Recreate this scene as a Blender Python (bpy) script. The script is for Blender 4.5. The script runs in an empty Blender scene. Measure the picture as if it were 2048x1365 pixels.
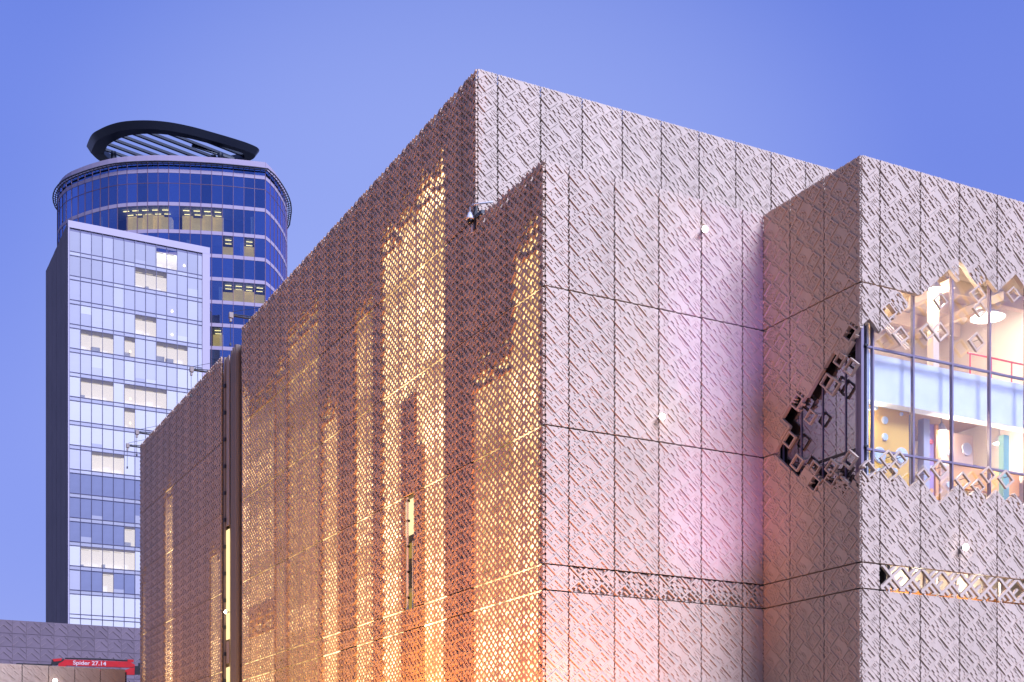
import bpy, math, random
from mathutils import Matrix, Vector

R = math.radians
scene = bpy.context.scene
col = scene.collection
EXPO = 0.74                    # the photograph is exposed a little up
EK = 2 ** EXPO
CH = 1.7                      # eye height above the ground

# ------------------------------------------------------------------ camera
cam_d = bpy.data.cameras.new('camera')
cam_d.sensor_width = 36.0
cam_d.lens = 47.65
cam_d.shift_y = 0.4607        # view camera with rising front: verticals stay vertical
cam_d.clip_start = 0.1
cam_d.clip_end = 6000
cam = bpy.data.objects.new('camera', cam_d)
cam.location = (0, 0, CH)
cam.rotation_euler = (R(90), 0, 0)
col.objects.link(cam)
scene.camera = cam

# ------------------------------------------------------------------ sky, sun, exposure
SUN_AZ_DIR = Vector((0.73, -0.68, 0)).normalized()   # where the afterglow stands (behind the camera)
SUN_EL = R(40)
world = bpy.data.worlds.new('World')
scene.world = world
world.use_nodes = True
nt = world.node_tree
nt.nodes.clear()
out = nt.nodes.new('ShaderNodeOutputWorld')
bg = nt.nodes.new('ShaderNodeBackground')
sky = nt.nodes.new('ShaderNodeTexSky')
sky.sky_type = 'NISHITA'
sky.sun_disc = False
sky.sun_elevation = R(2.0)
sky.sun_rotation = math.atan2(SUN_AZ_DIR.x, SUN_AZ_DIR.y)
sky.ozone_density = 4.0
sky.dust_density = 0.6
tc = nt.nodes.new('ShaderNodeTexCoord')
sep = nt.nodes.new('ShaderNodeSeparateXYZ')
nt.links.new(tc.outputs['Generated'], sep.inputs[0])
mr = nt.nodes.new('ShaderNodeMapRange')
mr.inputs['From Min'].default_value = -0.05
mr.inputs['From Max'].default_value = 0.62
nt.links.new(sep.outputs['Z'], mr.inputs['Value'])
ramp = nt.nodes.new('ShaderNodeValToRGB')
cr = ramp.color_ramp
cr.interpolation = 'EASE'
cr.elements[0].position = 0.0
cr.elements[0].color = (0.40, 0.45, 0.92, 1)
cr.elements[1].position = 1.0
cr.elements[1].color = (0.115, 0.19, 0.72, 1)
e = cr.elements.new(0.40); e.color = (0.27, 0.335, 0.88, 1)
e = cr.elements.new(0.72); e.color = (0.185, 0.262, 0.82, 1)
nt.links.new(mr.outputs[0], ramp.inputs[0])
# a little darker to the right (away from the set sun's western side), lighter to the left
dot = nt.nodes.new('ShaderNodeVectorMath'); dot.operation = 'DOT_PRODUCT'
dot.inputs[1].default_value = Vector((-0.03, 0.93, 0.33)).normalized()
nt.links.new(tc.outputs['Generated'], dot.inputs[0])
mr2 = nt.nodes.new('ShaderNodeMapRange')
mr2.interpolation_type = 'SMOOTHSTEP'
mr2.inputs['From Min'].default_value = 0.945
mr2.inputs['From Max'].default_value = 1.0
nt.links.new(dot.outputs['Value'], mr2.inputs['Value'])
mxc = nt.nodes.new('ShaderNodeVectorMath'); mxc.operation = 'SCALE'
mxc.inputs[0].default_value = (0.135, 0.14, 0.09)
nt.links.new(mr2.outputs[0], mxc.inputs['Scale'])
mul = nt.nodes.new('ShaderNodeVectorMath'); mul.operation = 'ADD'
nt.links.new(ramp.outputs[0], mul.inputs[0])
nt.links.new(mxc.outputs[0], mul.inputs[1])
sk = nt.nodes.new('ShaderNodeVectorMath'); sk.operation = 'SCALE'
sk.inputs['Scale'].default_value = 0.05
nt.links.new(sky.outputs[0], sk.inputs[0])
add = nt.nodes.new('ShaderNodeVectorMath'); add.operation = 'ADD'
nt.links.new(mul.outputs[0], add.inputs[0])
nt.links.new(sk.outputs[0], add.inputs[1])
nt.links.new(add.outputs[0], bg.inputs['Color'])
bg.inputs['Strength'].default_value = 0.93 / EK
nt.links.new(bg.outputs[0], out.inputs[0])

sun_d = bpy.data.lights.new('sun', 'SUN')
sun_d.energy = 4.95
sun_d.angle = R(27)
sun_d.color = (0.60, 0.69, 1.0)
sun = bpy.data.objects.new('sun', sun_d)
sdir = Vector((SUN_AZ_DIR.x * math.cos(SUN_EL), SUN_AZ_DIR.y * math.cos(SUN_EL), math.sin(SUN_EL)))
sun.rotation_euler = (-sdir).to_track_quat('-Z', 'Y').to_euler()
sun.location = (30, -30, 60)
col.objects.link(sun)

vs = scene.view_settings
vs.view_transform = 'Standard'
vs.look = 'None'
vs.gamma = 1.0
vs.exposure = EXPO
vs.use_curve_mapping = False
cy = scene.cycles
cy.max_bounces = 8
cy.diffuse_bounces = 4
cy.glossy_bounces = 4
cy.transparent_max_bounces = 12
cy.sample_clamp_indirect = 4.0
cy.sample_clamp_direct = 0.0
cy.use_denoising = True

# ------------------------------------------------------------------ materials
M = {}
def mat(name, base=(0.5, 0.5, 0.5), rough=0.5, metal=0.0, emit=None, es=0.0, noise=0.0, nscale=3.0, spec=0.5,
        randv=0.0, coat=0.0, bump=0.0, stretch=None):
    m = bpy.data.materials.new(name)
    m.use_nodes = True
    n = m.node_tree
    b = n.nodes['Principled BSDF']
    b.inputs['Base Color'].default_value = (*base, 1)
    b.inputs['Roughness'].default_value = rough
    b.inputs['Metallic'].default_value = metal
    b.inputs['Specular IOR Level'].default_value = spec
    b.inputs['Coat Weight'].default_value = coat
    if emit:
        b.inputs['Emission Color'].default_value = (*emit, 1)
        b.inputs['Emission Strength'].default_value = es / EK
    src = None
    if noise or randv or bump:
        rgb = n.nodes.new('ShaderNodeRGB'); rgb.outputs[0].default_value = (*base, 1)
        src = rgb.outputs[0]
        hsv = n.nodes.new('ShaderNodeHueSaturation')
        n.links.new(src, hsv.inputs['Color'])
        val = None
        if noise or bump:
            t = n.nodes.new('ShaderNodeTexCoord')
            nz = n.nodes.new('ShaderNodeTexNoise')
            nz.inputs['Scale'].default_value = nscale
            nz.inputs['Detail'].default_value = 5
            if stretch:
                mpg = n.nodes.new('ShaderNodeMapping'); mpg.inputs['Scale'].default_value = stretch
                n.links.new(t.outputs['Object'], mpg.inputs['Vector']); n.links.new(mpg.outputs[0], nz.inputs['Vector'])
            else:
                n.links.new(t.outputs['Object'], nz.inputs['Vector'])
            mp = n.nodes.new('ShaderNodeMapRange')
            mp.inputs['From Min'].default_value = 0.3
            mp.inputs['From Max'].default_value = 0.7
            mp.inputs['To Min'].default_value = 1 - noise
            mp.inputs['To Max'].default_value = 1 + noise
            n.links.new(nz.outputs['Fac'], mp.inputs['Value'])
            val = mp.outputs[0]
            if bump:
                bp = n.nodes.new('ShaderNodeBump')
                bp.inputs['Strength'].default_value = bump
                bp.inputs['Distance'].default_value = 0.01
                n.links.new(nz.outputs['Fac'], bp.inputs['Height'])
                n.links.new(bp.outputs[0], b.inputs['Normal'])
        if randv:
            oi = n.nodes.new('ShaderNodeObjectInfo')
            mp2 = n.nodes.new('ShaderNodeMapRange')
            mp2.inputs['To Min'].default_value = 1 - randv
            mp2.inputs['To Max'].default_value = 1 + randv
            n.links.new(oi.outputs['Random'], mp2.inputs['Value'])
            if val is None:
                val = mp2.outputs[0]
            else:
                ml = n.nodes.new('ShaderNodeMath'); ml.operation = 'MULTIPLY'
                n.links.new(val, ml.inputs[0]); n.links.new(mp2.outputs[0], ml.inputs[1])
                val = ml.outputs[0]
        n.links.new(val, hsv.inputs['Value'])
        n.links.new(hsv.outputs[0], b.inputs['Base Color'])
    M[name] = m
    return m

def glass(name, refl=(1, 1, 1), trans=(1, 1, 1), base=0.12, graze=0.9, rough=0.02, wav=0.0, randv=0.0):
    """thin architectural pane: mirror reflection over straight transmission"""
    m = bpy.data.materials.new(name)
    m.use_nodes = True
    n = m.node_tree
    n.nodes.clear()
    o = n.nodes.new('ShaderNodeOutputMaterial')
    g = n.nodes.new('ShaderNodeBsdfGlossy')
    g.inputs['Color'].default_value = (*refl, 1)
    g.inputs['Roughness'].default_value = rough
    t = n.nodes.new('ShaderNodeBsdfTransparent')
    t.inputs['Color'].default_value = (*trans, 1)
    lw = n.nodes.new('ShaderNodeLayerWeight')
    lw.inputs['Blend'].default_value = 0.5
    pw = n.nodes.new('ShaderNodeMath'); pw.operation = 'POWER'; pw.inputs[1].default_value = 3.0
    n.links.new(lw.outputs['Facing'], pw.inputs[0])
    mp = n.nodes.new('ShaderNodeMapRange')
    mp.inputs['To Min'].default_value = base
    mp.inputs['To Max'].default_value = graze
    n.links.new(pw.outputs[0], mp.inputs['Value'])
    fac = mp.outputs[0]
    if randv:
        oi = n.nodes.new('ShaderNodeObjectInfo')
        m2 = n.nodes.new('ShaderNodeMapRange')
        m2.inputs['To Min'].default_value = 1 - randv
        m2.inputs['To Max'].default_value = 1 + randv
        n.links.new(oi.outputs['Random'], m2.inputs['Value'])
        ml = n.nodes.new('ShaderNodeMath'); ml.operation = 'MULTIPLY'; ml.use_clamp = True
        n.links.new(fac, ml.inputs[0]); n.links.new(m2.outputs[0], ml.inputs[1])
        fac = ml.outputs[0]
    if wav:
        tcn = n.nodes.new('ShaderNodeTexCoord')
        nz = n.nodes.new('ShaderNodeTexNoise'); nz.inputs['Scale'].default_value = 0.7
        n.links.new(tcn.outputs['Object'], nz.inputs['Vector'])
        bp = n.nodes.new('ShaderNodeBump'); bp.inputs['Strength'].default_value = wav
        bp.inputs['Distance'].default_value = 0.02
        n.links.new(nz.outputs['Fac'], bp.inputs['Height'])
        n.links.new(bp.outputs[0], g.inputs['Normal'])
    mx = n.nodes.new('ShaderNodeMixShader')
    n.links.new(fac, mx.inputs[0])
    n.links.new(t.outputs[0], mx.inputs[1])
    n.links.new(g.outputs[0], mx.inputs[2])
    n.links.new(mx.outputs[0], o.inputs[0])
    M[name] = m
    return m

def emis_uneven(name, c, s):
    """lit rooms seen through the screen: lamps, shelves and people behind make the glow uneven"""
    emis(name, c, s)
    n = M[name].node_tree
    em = [q for q in n.nodes if q.type == 'EMISSION'][0]
    t = n.nodes.new('ShaderNodeTexCoord')
    nz = n.nodes.new('ShaderNodeTexNoise'); nz.inputs['Scale'].default_value = 3.4; nz.inputs['Detail'].default_value = 6
    n.links.new(t.outputs['Object'], nz.inputs['Vector'])
    mp = n.nodes.new('ShaderNodeMapRange')
    mp.inputs['From Min'].default_value = 0.36; mp.inputs['From Max'].default_value = 0.66
    mp.inputs['To Min'].default_value = 0.25 * s / EK; mp.inputs['To Max'].default_value = 1.5 * s / EK
    n.links.new(nz.outputs['Fac'], mp.inputs['Value'])
    n.links.new(mp.outputs[0], em.inputs[1])

def emis(name, c, s):
    m = bpy.data.materials.new(name)
    m.use_nodes = True
    n = m.node_tree
    n.nodes.clear()
    o = n.nodes.new('ShaderNodeOutputMaterial')
    em = n.nodes.new('ShaderNodeEmission')
    em.inputs[0].default_value = (*c, 1)
    em.inputs[1].default_value = s / EK
    n.links.new(em.outputs[0], o.inputs[0])
    M[name] = m
    return m

mat('clad', (0.55, 0.40, 0.30), 0.5, 0.0, noise=0.075, nscale=1.6, randv=0.06, spec=0.25, stretch=(1.8, 1.0, 0.3))
mat('warmed_clad', (0.55, 0.375, 0.26), 0.45, 0.0, noise=0.08, nscale=1.6, randv=0.06, spec=0.25, stretch=(1.8, 1.0, 0.3))  # clad for the side walls, browner: their warmer light put into the colour
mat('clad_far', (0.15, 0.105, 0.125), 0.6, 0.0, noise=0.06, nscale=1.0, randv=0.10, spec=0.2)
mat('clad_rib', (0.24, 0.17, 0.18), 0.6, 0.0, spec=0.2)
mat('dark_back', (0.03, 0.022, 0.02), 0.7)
mat('warm_back', (0.40, 0.28, 0.21), 0.6, noise=0.1)
mat('core', (0.10, 0.08, 0.075), 0.8)
mat('concrete', (0.33, 0.31, 0.30), 0.85, noise=0.15, nscale=1.5)
mat('roofing', (0.12, 0.12, 0.12), 0.9, noise=0.15)
mat('ground', (0.12, 0.115, 0.11), 0.9, noise=0.2, nscale=0.3)
mat('mullion', (0.20, 0.15, 0.21), 0.5, 0.0)
mat('steel', (0.30, 0.27, 0.26), 0.35, 0.8)
mat('dark_steel', (0.24, 0.18, 0.15), 0.55, 0.1)
mat('dark_metal', (0.035, 0.032, 0.034), 0.5, 0.3)
mat('white_paint', (0.72, 0.68, 0.70), 0.4)
mat('black_plastic', (0.012, 0.012, 0.014), 0.25)
for i, s in enumerate((0.07, 0.16, 0.32, 0.60, 1.0, 1.5)):
    emis_uneven('lit%d' % i, (1.0, 0.58 + 0.03 * i, 0.16 + 0.045 * i), s * 2.8)
emis('lamp_white', (1.0, 0.95, 0.9), 20.0)
emis('lamp_warm', (1.0, 0.80, 0.50), 30.0)

# ------------------------------------------------------------------ helpers
WM = {}
def T(x=0, y=0, z=0):
    return Matrix.Translation((x, y, z))

def link(name, data, world_m, parent=None):
    o = bpy.data.objects.new(name, data)
    col.objects.link(o)
    WM[o.name] = world_m
    if parent is not None:
        o.parent = parent
        o.matrix_basis = WM[parent.name].inverted() @ world_m
    else:
        o.matrix_basis = world_m
    return o

def tag(o, label, cat, group=None, kind=None):
    o['label'] = label
    o['category'] = cat
    if group: o['group'] = group
    if kind: o['kind'] = kind
    return o

def thing(name, world_m, label, cat, group=None):
    o = link(name, None, world_m)
    o.empty_display_size = 0.5
    return tag(o, label, cat, group)

class MB:
    def __init__(self):
        self.v = []; self.f = []; self.mi = []; self.m = []; self.cur = 0
    def use(self, name):
        if name not in self.m: self.m.append(name)
        self.cur = self.m.index(name)
        return self
    def poly(self, pts):
        k = len(self.v)
        self.v += [tuple(p) for p in pts]
        self.f.append(tuple(range(k, k + len(pts))))
        self.mi.append(self.cur)
    def box(self, x0, x1, y0, y1, z0, z1, bev=0.0):
        k = len(self.v)
        self.v += [(x0, y0, z0), (x1, y0, z0), (x1, y1, z0), (x0, y1, z0), (x0, y0, z1), (x1, y0, z1), (x1, y1, z1), (x0, y1, z1)]
        for q in ((0, 3, 2, 1), (4, 5, 6, 7), (0, 1, 5, 4), (1, 2, 6, 5), (2, 3, 7, 6), (3, 0, 4, 7)):
            self.f.append(tuple(k + i for i in q)); self.mi.append(self.cur)
        return self
    def prism(self, pts, z0, z1):
        n = len(pts); k = len(self.v)
        self.v += [(p[0], p[1], z0) for p in pts] + [(p[0], p[1], z1) for p in pts]
        self.f.append(tuple(k + i for i in reversed(range(n)))); self.mi.append(self.cur)
        self.f.append(tuple(k + n + i for i in range(n))); self.mi.append(self.cur)
        for i in range(n):
            j = (i + 1) % n
            self.f.append((k + i, k + j, k + n + j, k + n + i)); self.mi.append(self.cur)
        return self
    def tube(self, path, r, seg=8, cap=True):
        path = [Vector(p) for p in path]
        rr = r if isinstance(r, (list, tuple)) else [r] * len(path)
        k = len(self.v); n = len(path)
        for i, p in enumerate(path):
            d = (path[min(i + 1, n - 1)] - path[max(i - 1, 0)]).normalized()
            a = Vector((0, 0, 1)) if abs(d.z) < 0.9 else Vector((1, 0, 0))
            e1 = d.cross(a).normalized(); e2 = d.cross(e1)
            for s in range(seg):
                th = 2 * math.pi * s / seg
                self.v.append(tuple(p + (e1 * math.cos(th) + e2 * math.sin(th)) * rr[i]))
        for i in range(n - 1):
            for s in range(seg):
                t = (s + 1) % seg
                self.f.append((k + i * seg + s, k + i * seg + t, k + (i + 1) * seg + t, k + (i + 1) * seg + s)); self.mi.append(self.cur)
        if cap:
            self.f.append(tuple(k + s for s in reversed(range(seg)))); self.mi.append(self.cur)
            self.f.append(tuple(k + (n - 1) * seg + s for s in range(seg))); self.mi.append(self.cur)
        return self
    def lathe(self, prof, seg=16):
        """profile of (radius, z) round the z axis"""
        k = len(self.v); n = len(prof)
        for r, z in prof:
            for s in range(seg):
                th = 2 * math.pi * s / seg
                self.v.append((r * math.cos(th), r * math.sin(th), z))
        for i in range(n - 1):
            for s in range(seg):
                t = (s + 1) % seg
                self.f.append((k + i * seg + s, k + i * seg + t, k + (i + 1) * seg + t, k + (i + 1) * seg + s)); self.mi.append(self.cur)
        self.f.append(tuple(k + s for s in reversed(range(seg)))); self.mi.append(self.cur)
        self.f.append(tuple(k + (n - 1) * seg + s for s in range(seg))); self.mi.append(self.cur)
        return self
    def mesh(self, name, smooth=False):
        me = bpy.data.meshes.new(name)
        me.from_pydata(self.v, [], self.f)
        for n in self.m: me.materials.append(M[n])
        me.polygons.foreach_set('material_index', self.mi)
        if smooth:
            me.polygons.foreach_set('use_smooth', [True] * len(self.f))
        me.update()
        return me
    def build(self, name, world_m, parent=None, smooth=False):
        return link(name, self.mesh(name, smooth), world_m, parent)

def pieces(name, mname, fr, parent, *bs):
    first = None
    for q in bs:
        o_ = boxes(mname, q).build(name, fr, parent)
        first = first or o_
    return first

def boxes(mname, *bs):
    b = MB().use(mname)
    for q in bs: b.box(*q)
    return b

# plan axes of the blocks (and of the office tower)
U = Vector((0.88587, 0.46394, 0)); V = Vector((-0.46394, 0.88587, 0))
PB = Vector((0.942, 38.70, CH))
PA = PB + V * 4.366
PC = PB + U * 7.80 - V * 4.40
def frame(P, xd, yd):
    m = Matrix.Identity(4)
    for i in range(3):
        m[i][0] = xd[i]; m[i][1] = yd[i]; m[i][3] = P[i]
    return m
F_R = lambda P: frame(P, U, V)         # faces seen as pale, local x to the right, y into the wall
F_L = lambda P: frame(P, -V, U)        # faces seen as dark, local x towards the viewer, y into the wall

# ------------------------------------------------------------------ diamond relief cladding
W, H, N, Q = 1.55, 1.3235, 24, 12     # pattern period, cells per period, cells per pattern square
NL = 16                               # cells per period on the perforated side walls
LV = 0.0066
rng = random.Random(5)
PAT = {}
for kx in range(4):
    for ky in range(4):
        if (kx + ky) % 2: continue
        h = [[0] * Q for _ in range(Q)]
        hole = [[False] * Q for _ in range(Q)]
        box = (kx % 2 == 0)
        plain = (kx, ky) == (1, 1)
        if box:
            for i in range(Q):
                for j in range(Q):
                    h[i][j] = 7 if i < 10 and j < 10 else (1 + (j // 4) % 2 if i >= 10 else 3 - (i // 3) % 2)
            for i in range(1, 9):
                for j in range(1, 9):
                    h[i][j] = 4
            for j in range(1, 9): h[8][j] = 1 if j % 4 else 4          # teeth under the upper bar
            for j in range(2, 9): h[7][j] = 1 if j % 4 == 1 else 3
            for (i0, j0, L) in ((2, 1, 3), (4, 1, 2), (5, 4, 4), (1, 6, 2)):
                i0 = max(1, min(6, i0 + rng.choice((-1, 0, 0, 1))))
                for jj in range(j0, min(9, j0 + L)): h[i0][jj] = 2
                if i0 < 8:
                    for jj in range(j0, min(9, j0 + L)): h[i0 + 1][jj] = max(h[i0 + 1][jj], 5)
            for i in range(Q):
                for j in range(Q):
                    if 1 <= i <= 8 and 1 <= j <= 8: hole[i][j] = h[i][j] < 5
                    elif i >= 10: hole[i][j] = j % 4 != 1
                    elif j >= 10: hole[i][j] = i % 5 > 1
        else:
            for i in range(Q):
                j = 0
                last = -1
                while j < Q:
                    L = rng.choice((2, 3, 3, 4, 5))
                    lv = rng.choice([q for q in (0, 2, 3, 5) if q != last]) if i < 11 else rng.choice((0, 1))
                    if plain and 3 < i < 9: lv = 3; L = Q
                    last = lv
                    for jj in range(j, min(Q, j + L)):
                        h[i][jj] = lv
                    j += L
                for j in range(Q):
                    hole[i][j] = (h[i][j] <= 1 and i not in (0, 5)) or (plain and 2 < i < 9 and j % 6 > 0)
        PAT[(kx, ky)] = (h, hole, box)
LAT = {}
for a_ in range(8):
    for b_ in range(8):
        LAT[(a_, b_)] = rng.random()

def square_of(x, z):
    a = N * (x / W + z / H); b = N * (x / W - z / H)
    return math.floor(a / Q), math.floor(b / Q)

def clip(poly, ax, lim, sign):
    o = []
    n = len(poly)
    for i in range(n):
        p, q = poly[i], poly[(i + 1) % n]
        dp = (p[ax] - lim) * sign; dq = (q[ax] - lim) * sign
        if dp <= 0: o.append(p)
        if (dp < 0 < dq) or (dq < 0 < dp):
            t = dp / (dp - dq)
            o.append((p[0] + (q[0] - p[0]) * t, p[1] + (q[1] - p[1]) * t, -1))
    return o

PCACHE = {}
def panel_mesh(x0, x1, z0, z1, kind='closed', jag=False, mask=None, back=0.05, key=None, mname='clad', gap=0.022, lvs=1.0, lit=None):
    """one cladding panel: relief cells on a lattice of diagonals, cut to the panel's rectangle.
    kind: closed / open (perforated).  mask(A,B) -> None, 'open', 'ring', 'none'"""
    kk = (round(x0, 3), round(x1, 3), round(z0, 3), round(z1, 3), kind, jag, key, mname, lvs)
    lvh = LV * lvs
    xa, xb = x0 + gap, x1 - gap
    za, zb = z0 + gap, z1 - gap
    if kk in PCACHE: return PCACHE[kk]
    b = MB().use(mname)
    NN = NL if kind == 'lattice' else N
    cw, ch = W / (2 * NN), H / (2 * NN)
    def level(i, j):
        if kind == 'lattice':
            I, J = i // 3, j // 3
            q = LAT[((I + J) % 8, (3 * I - J) % 8)]
            st = 2
            if lit: st = lit((3 * I + 3 * J + 3) * cw, (3 * I - 3 * J) * ch, q)
            mi, mj = i % 3, j % 3
            if jag:
                cz_ = (i - j) * ch
                if cz_ > zb - 0.30 and q < 0.55 and mi and mj: return None
                if cz_ > zb - 0.10 and q < 0.35: return None
            if mi == 0: return (7 if j % 6 == 0 else 6) if st == 0 else 2
            if st == 0:
                if q > 0.88 and mi == 1 and mj == 1: return None
                if mj == 0: return 6 if q < 0.5 else 4
                if q < 0.35: return 0 if mi == 2 else 3
                if q < 0.65: return 6 if mj == 2 else 1
                return (0, 1, 4, 0)[(i + 2 * j) % 4]
            if mj == 0: return 2 if q > 0.10 else None
            if st == 1 and q < 0.35: return 1
            if q < 0.08: return 1
            if q < 0.22: return 2 if mi == 1 else None
            if q < 0.34: return 2 if mj == 2 else None
            return None
        A, Bq = i // Q, j // Q
        h, hole, box = PAT[((A + Bq) % 4, (A - Bq) % 4)]
        ii, jj = i - Q * A, j - Q * Bq
        k = kind
        if mask:
            r = mask(A, Bq)
            if r == 'none': return None
            if r == 'open': k = 'open'
        if k == 'sparse':
            if ii < 2 or jj < 2: return 6
            if box and ((ii in (8, 9) and jj < 10) or (jj in (8, 9) and ii < 10)): return 7
            if box and ii in (4, 5) and jj < 6: return 4
            if not box and jj in (6, 7) and ii < 8: return 4
            return None
        if k == 'open' and hole[ii][jj]: return None
        return h[ii][jj]
    amin = math.floor(NN * (x0 / W + z0 / H)) - 1; amax = math.ceil(NN * (x1 / W + z1 / H)) + 1
    bmin = math.floor(NN * (x0 / W - z1 / H)) - 1; bmax = math.ceil(NN * (x1 / W - z0 / H)) + 1
    if mask or kind in ('lattice', 'sparse'):
        cells = set()
        for i in range(amin, amax + 1):
            for j in range(bmin, bmax + 1):
                cx, cz = (i + j + 1) * cw, (i - j) * ch
                if xa - cw < cx < xb + cw and za - ch < cz < zb + ch and level(i, j) is not None: cells.add((i, j))
        best = set()
        todo = set(cells)
        while todo:
            st = [todo.pop()]; comp = set(st)
            while st:
                i, j = st.pop()
                for c_ in ((i + 1, j), (i - 1, j), (i, j + 1), (i, j - 1)):
                    if c_ in todo: todo.discard(c_); comp.add(c_); st.append(c_)
            if len(comp) > len(best): best = comp
        lost = cells - best
        base_level = level
        level = lambda i, j: None if (i, j) in lost else base_level(i, j)
    for i in range(amin, amax + 1):
        for j in range(bmin, bmax + 1):
            cx, cz = (i + j + 1) * cw, (i - j) * ch
            if cx < x0 - cw or cx > x1 + cw or cz < z0 - ch or cz > z1 + ch: continue
            lv = level(i, j)
            if lv is None: continue
            wob = 0.015 * (((i - j) // 2 * 7) % 3 - 1)
            # corners left, bottom, right, top; third value: which neighbour lies across the edge that starts here
            poly = [(cx - cw, cz, 0), (cx, cz - ch, 1), (cx + cw, cz, 2), (cx, cz + ch, 3)]
            poly = clip(poly, 0, xb + wob, 1)
            if len(poly) > 2: poly = clip(poly, 0, xa + wob, -1)
            if len(poly) > 2: poly = clip(poly, 1, za, -1)
            if jag:
                if cz > zb: continue
            elif len(poly) > 2: poly = clip(poly, 1, zb, 1)
            if len(poly) < 3: continue
            y = -lv * lvh
            b.poly([(p[0], y, p[1]) for p in poly])
            nb = {0: (i - 1, j), 1: (i, j + 1), 2: (i + 1, j), 3: (i, j - 1)}
            n = len(poly)
            for q in range(n):
                p, r = poly[q], poly[(q + 1) % n]
                # is this edge one of the cell's own edges?
                ex, ez = r[0] - p[0], r[1] - p[1]
                own = None
                if abs(ex) > 1e-6 and abs(ez) > 1e-6:
                    mx_, mz_ = (p[0] + r[0]) / 2 - cx, (p[1] + r[1]) / 2 - cz
                    if mx_ < 0 and mz_ < 0: own = 0
                    elif mx_ > 0 and mz_ < 0: own = 1
                    elif mx_ > 0 and mz_ > 0: own = 2
                    else: own = 3
                if own is None: yb = back
                else:
                    ni, nj = nb[own]
                    ln = level(ni, nj)
                    if ln is None: yb = back
                    elif ln >= lv: continue
                    else: yb = -ln * lvh
                    if jag and (ni - nj) * ch > zb: yb = back
                b.poly([(p[0], y, p[1]), (p[0], yb, p[1]), (r[0], yb, r[1]), (r[0], y, r[1])])
            if kind != 'closed' or mask:
                b.poly([(p[0], back, p[1]) for p in reversed(poly)])
    me = b.mesh('facade_panel')
    PCACHE[kk] = me
    return me

fit = random.Random(77)
def seat(k=1.0):
    return T(0, fit.uniform(-0.005, 0.005) * k, 0) @ Matrix.Rotation(R(fit.uniform(-0.22, 0.22) * k), 4, 'Z')
ROWS = [2.366, 6.366, 7.109, 11.0795, 15.05, 18.68]
TOP_A = 23.38

# ------------------------------------------------------------------ ground
g = MB().use('ground')
g.poly([(-3000, -3000, 0), (3000, -3000, 0), (3000, 3000, 0), (-3000, 3000, 0)])
o = g.build('ground', T()); o['kind'] = 'structure'; o['label'] = 'dark paved ground in front of the buildings'

# ================================================================== CLAD BUILDING (blocks A, B, C)
bld = thing('clad_building', frame(Vector((PB.x, PB.y, 0)), U, V),
            'mauve building of stepped blocks clad in diamond relief panels, its side wall glowing gold', 'building')

def row_panels(parent, fr, cols, rows, kind='closed', toprow=None, mname='clad', skip=None):
    """cols: list of (x0,x1, mesh x0, mesh x1); rows: list of (z0,z1)"""
    for (x0, x1, m0, m1) in cols:
        for (z0, z1) in rows:
            if skip and skip(x0, x1, z0, z1): continue
            # the pattern repeats every H; keep its phase from the seam at 7.109
            me = panel_mesh(m0, m1, z0 - 7.109, z1 - 7.109, kind, jag=(toprow is not None and abs(z1 - toprow) < 0.01), mname=mname)
            link('panel', me, fr @ T(x0, 0, 7.109) @ seat() @ T(-m0, 0, 0), parent)

def col_list(first, end, start=0.0):
    cols = [(start, first, W - (first - start), W)] if first - start > 0.05 else []
    x = first
    while x < end - 0.05:
        w = min(W, end - x)
        cols.append((x, x + w, 0.0, w))
        x += W
    return cols
def rows_of(zs): return list(zip(zs[:-1], zs[1:]))

# ---- block B, pale face
fB = F_R(PB)
backB = boxes('dark_back', (0.03, 7.79, 0.16, 0.26, -1.7, 18.45)).build('backing_wall', fB, bld)
row_panels(backB, fB, col_list(0.774, 7.80), [r for r in rows_of(ROWS) if r[0] != 6.366], toprow=18.68)
for (x0, x1, m0, m1) in col_list(0.774, 7.80):
    k = 'closed' if x0 < 0.5 else 'open'
    link('panel', panel_mesh(m0, m1, 6.366 - 7.109, 0.0, k), fB @ T(x0 - m0, 0, 7.109), backB)
boxes('clad', (0.0, 7.8, 0.0, 0.15, -1.7, 2.35)).build('plinth', fB, bld)
boxes('clad', (0.8, 7.78, 0.052, 0.08, 6.38, 7.09)).build('band_backing', fB, bld)

# ---- block A, pale face above the roofs
fA = F_R(PA)
backA = boxes('dark_back', (0.03, 24.0, 0.16, 0.26, 15.0, TOP_A - 0.25)).build('backing_wall', fA, bld)
row_panels(backA, fA, col_list(0.705, 16.5), [(18.68 - 3.97 + 0.35, TOP_A)], toprow=TOP_A)

# ---- long side wall of A and B
fL = F_L(PB)                        # local x = -t
SEAM0 = 0.774
END_A = 30.0
sidew = pieces('core_wall', 'core', fL, bld, (-END_A, -0.3, 0.9, 1.2, -1.7, 18.3), (-END_A, -4.7, 1.25, 1.5, 18.3, 22.9))
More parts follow.
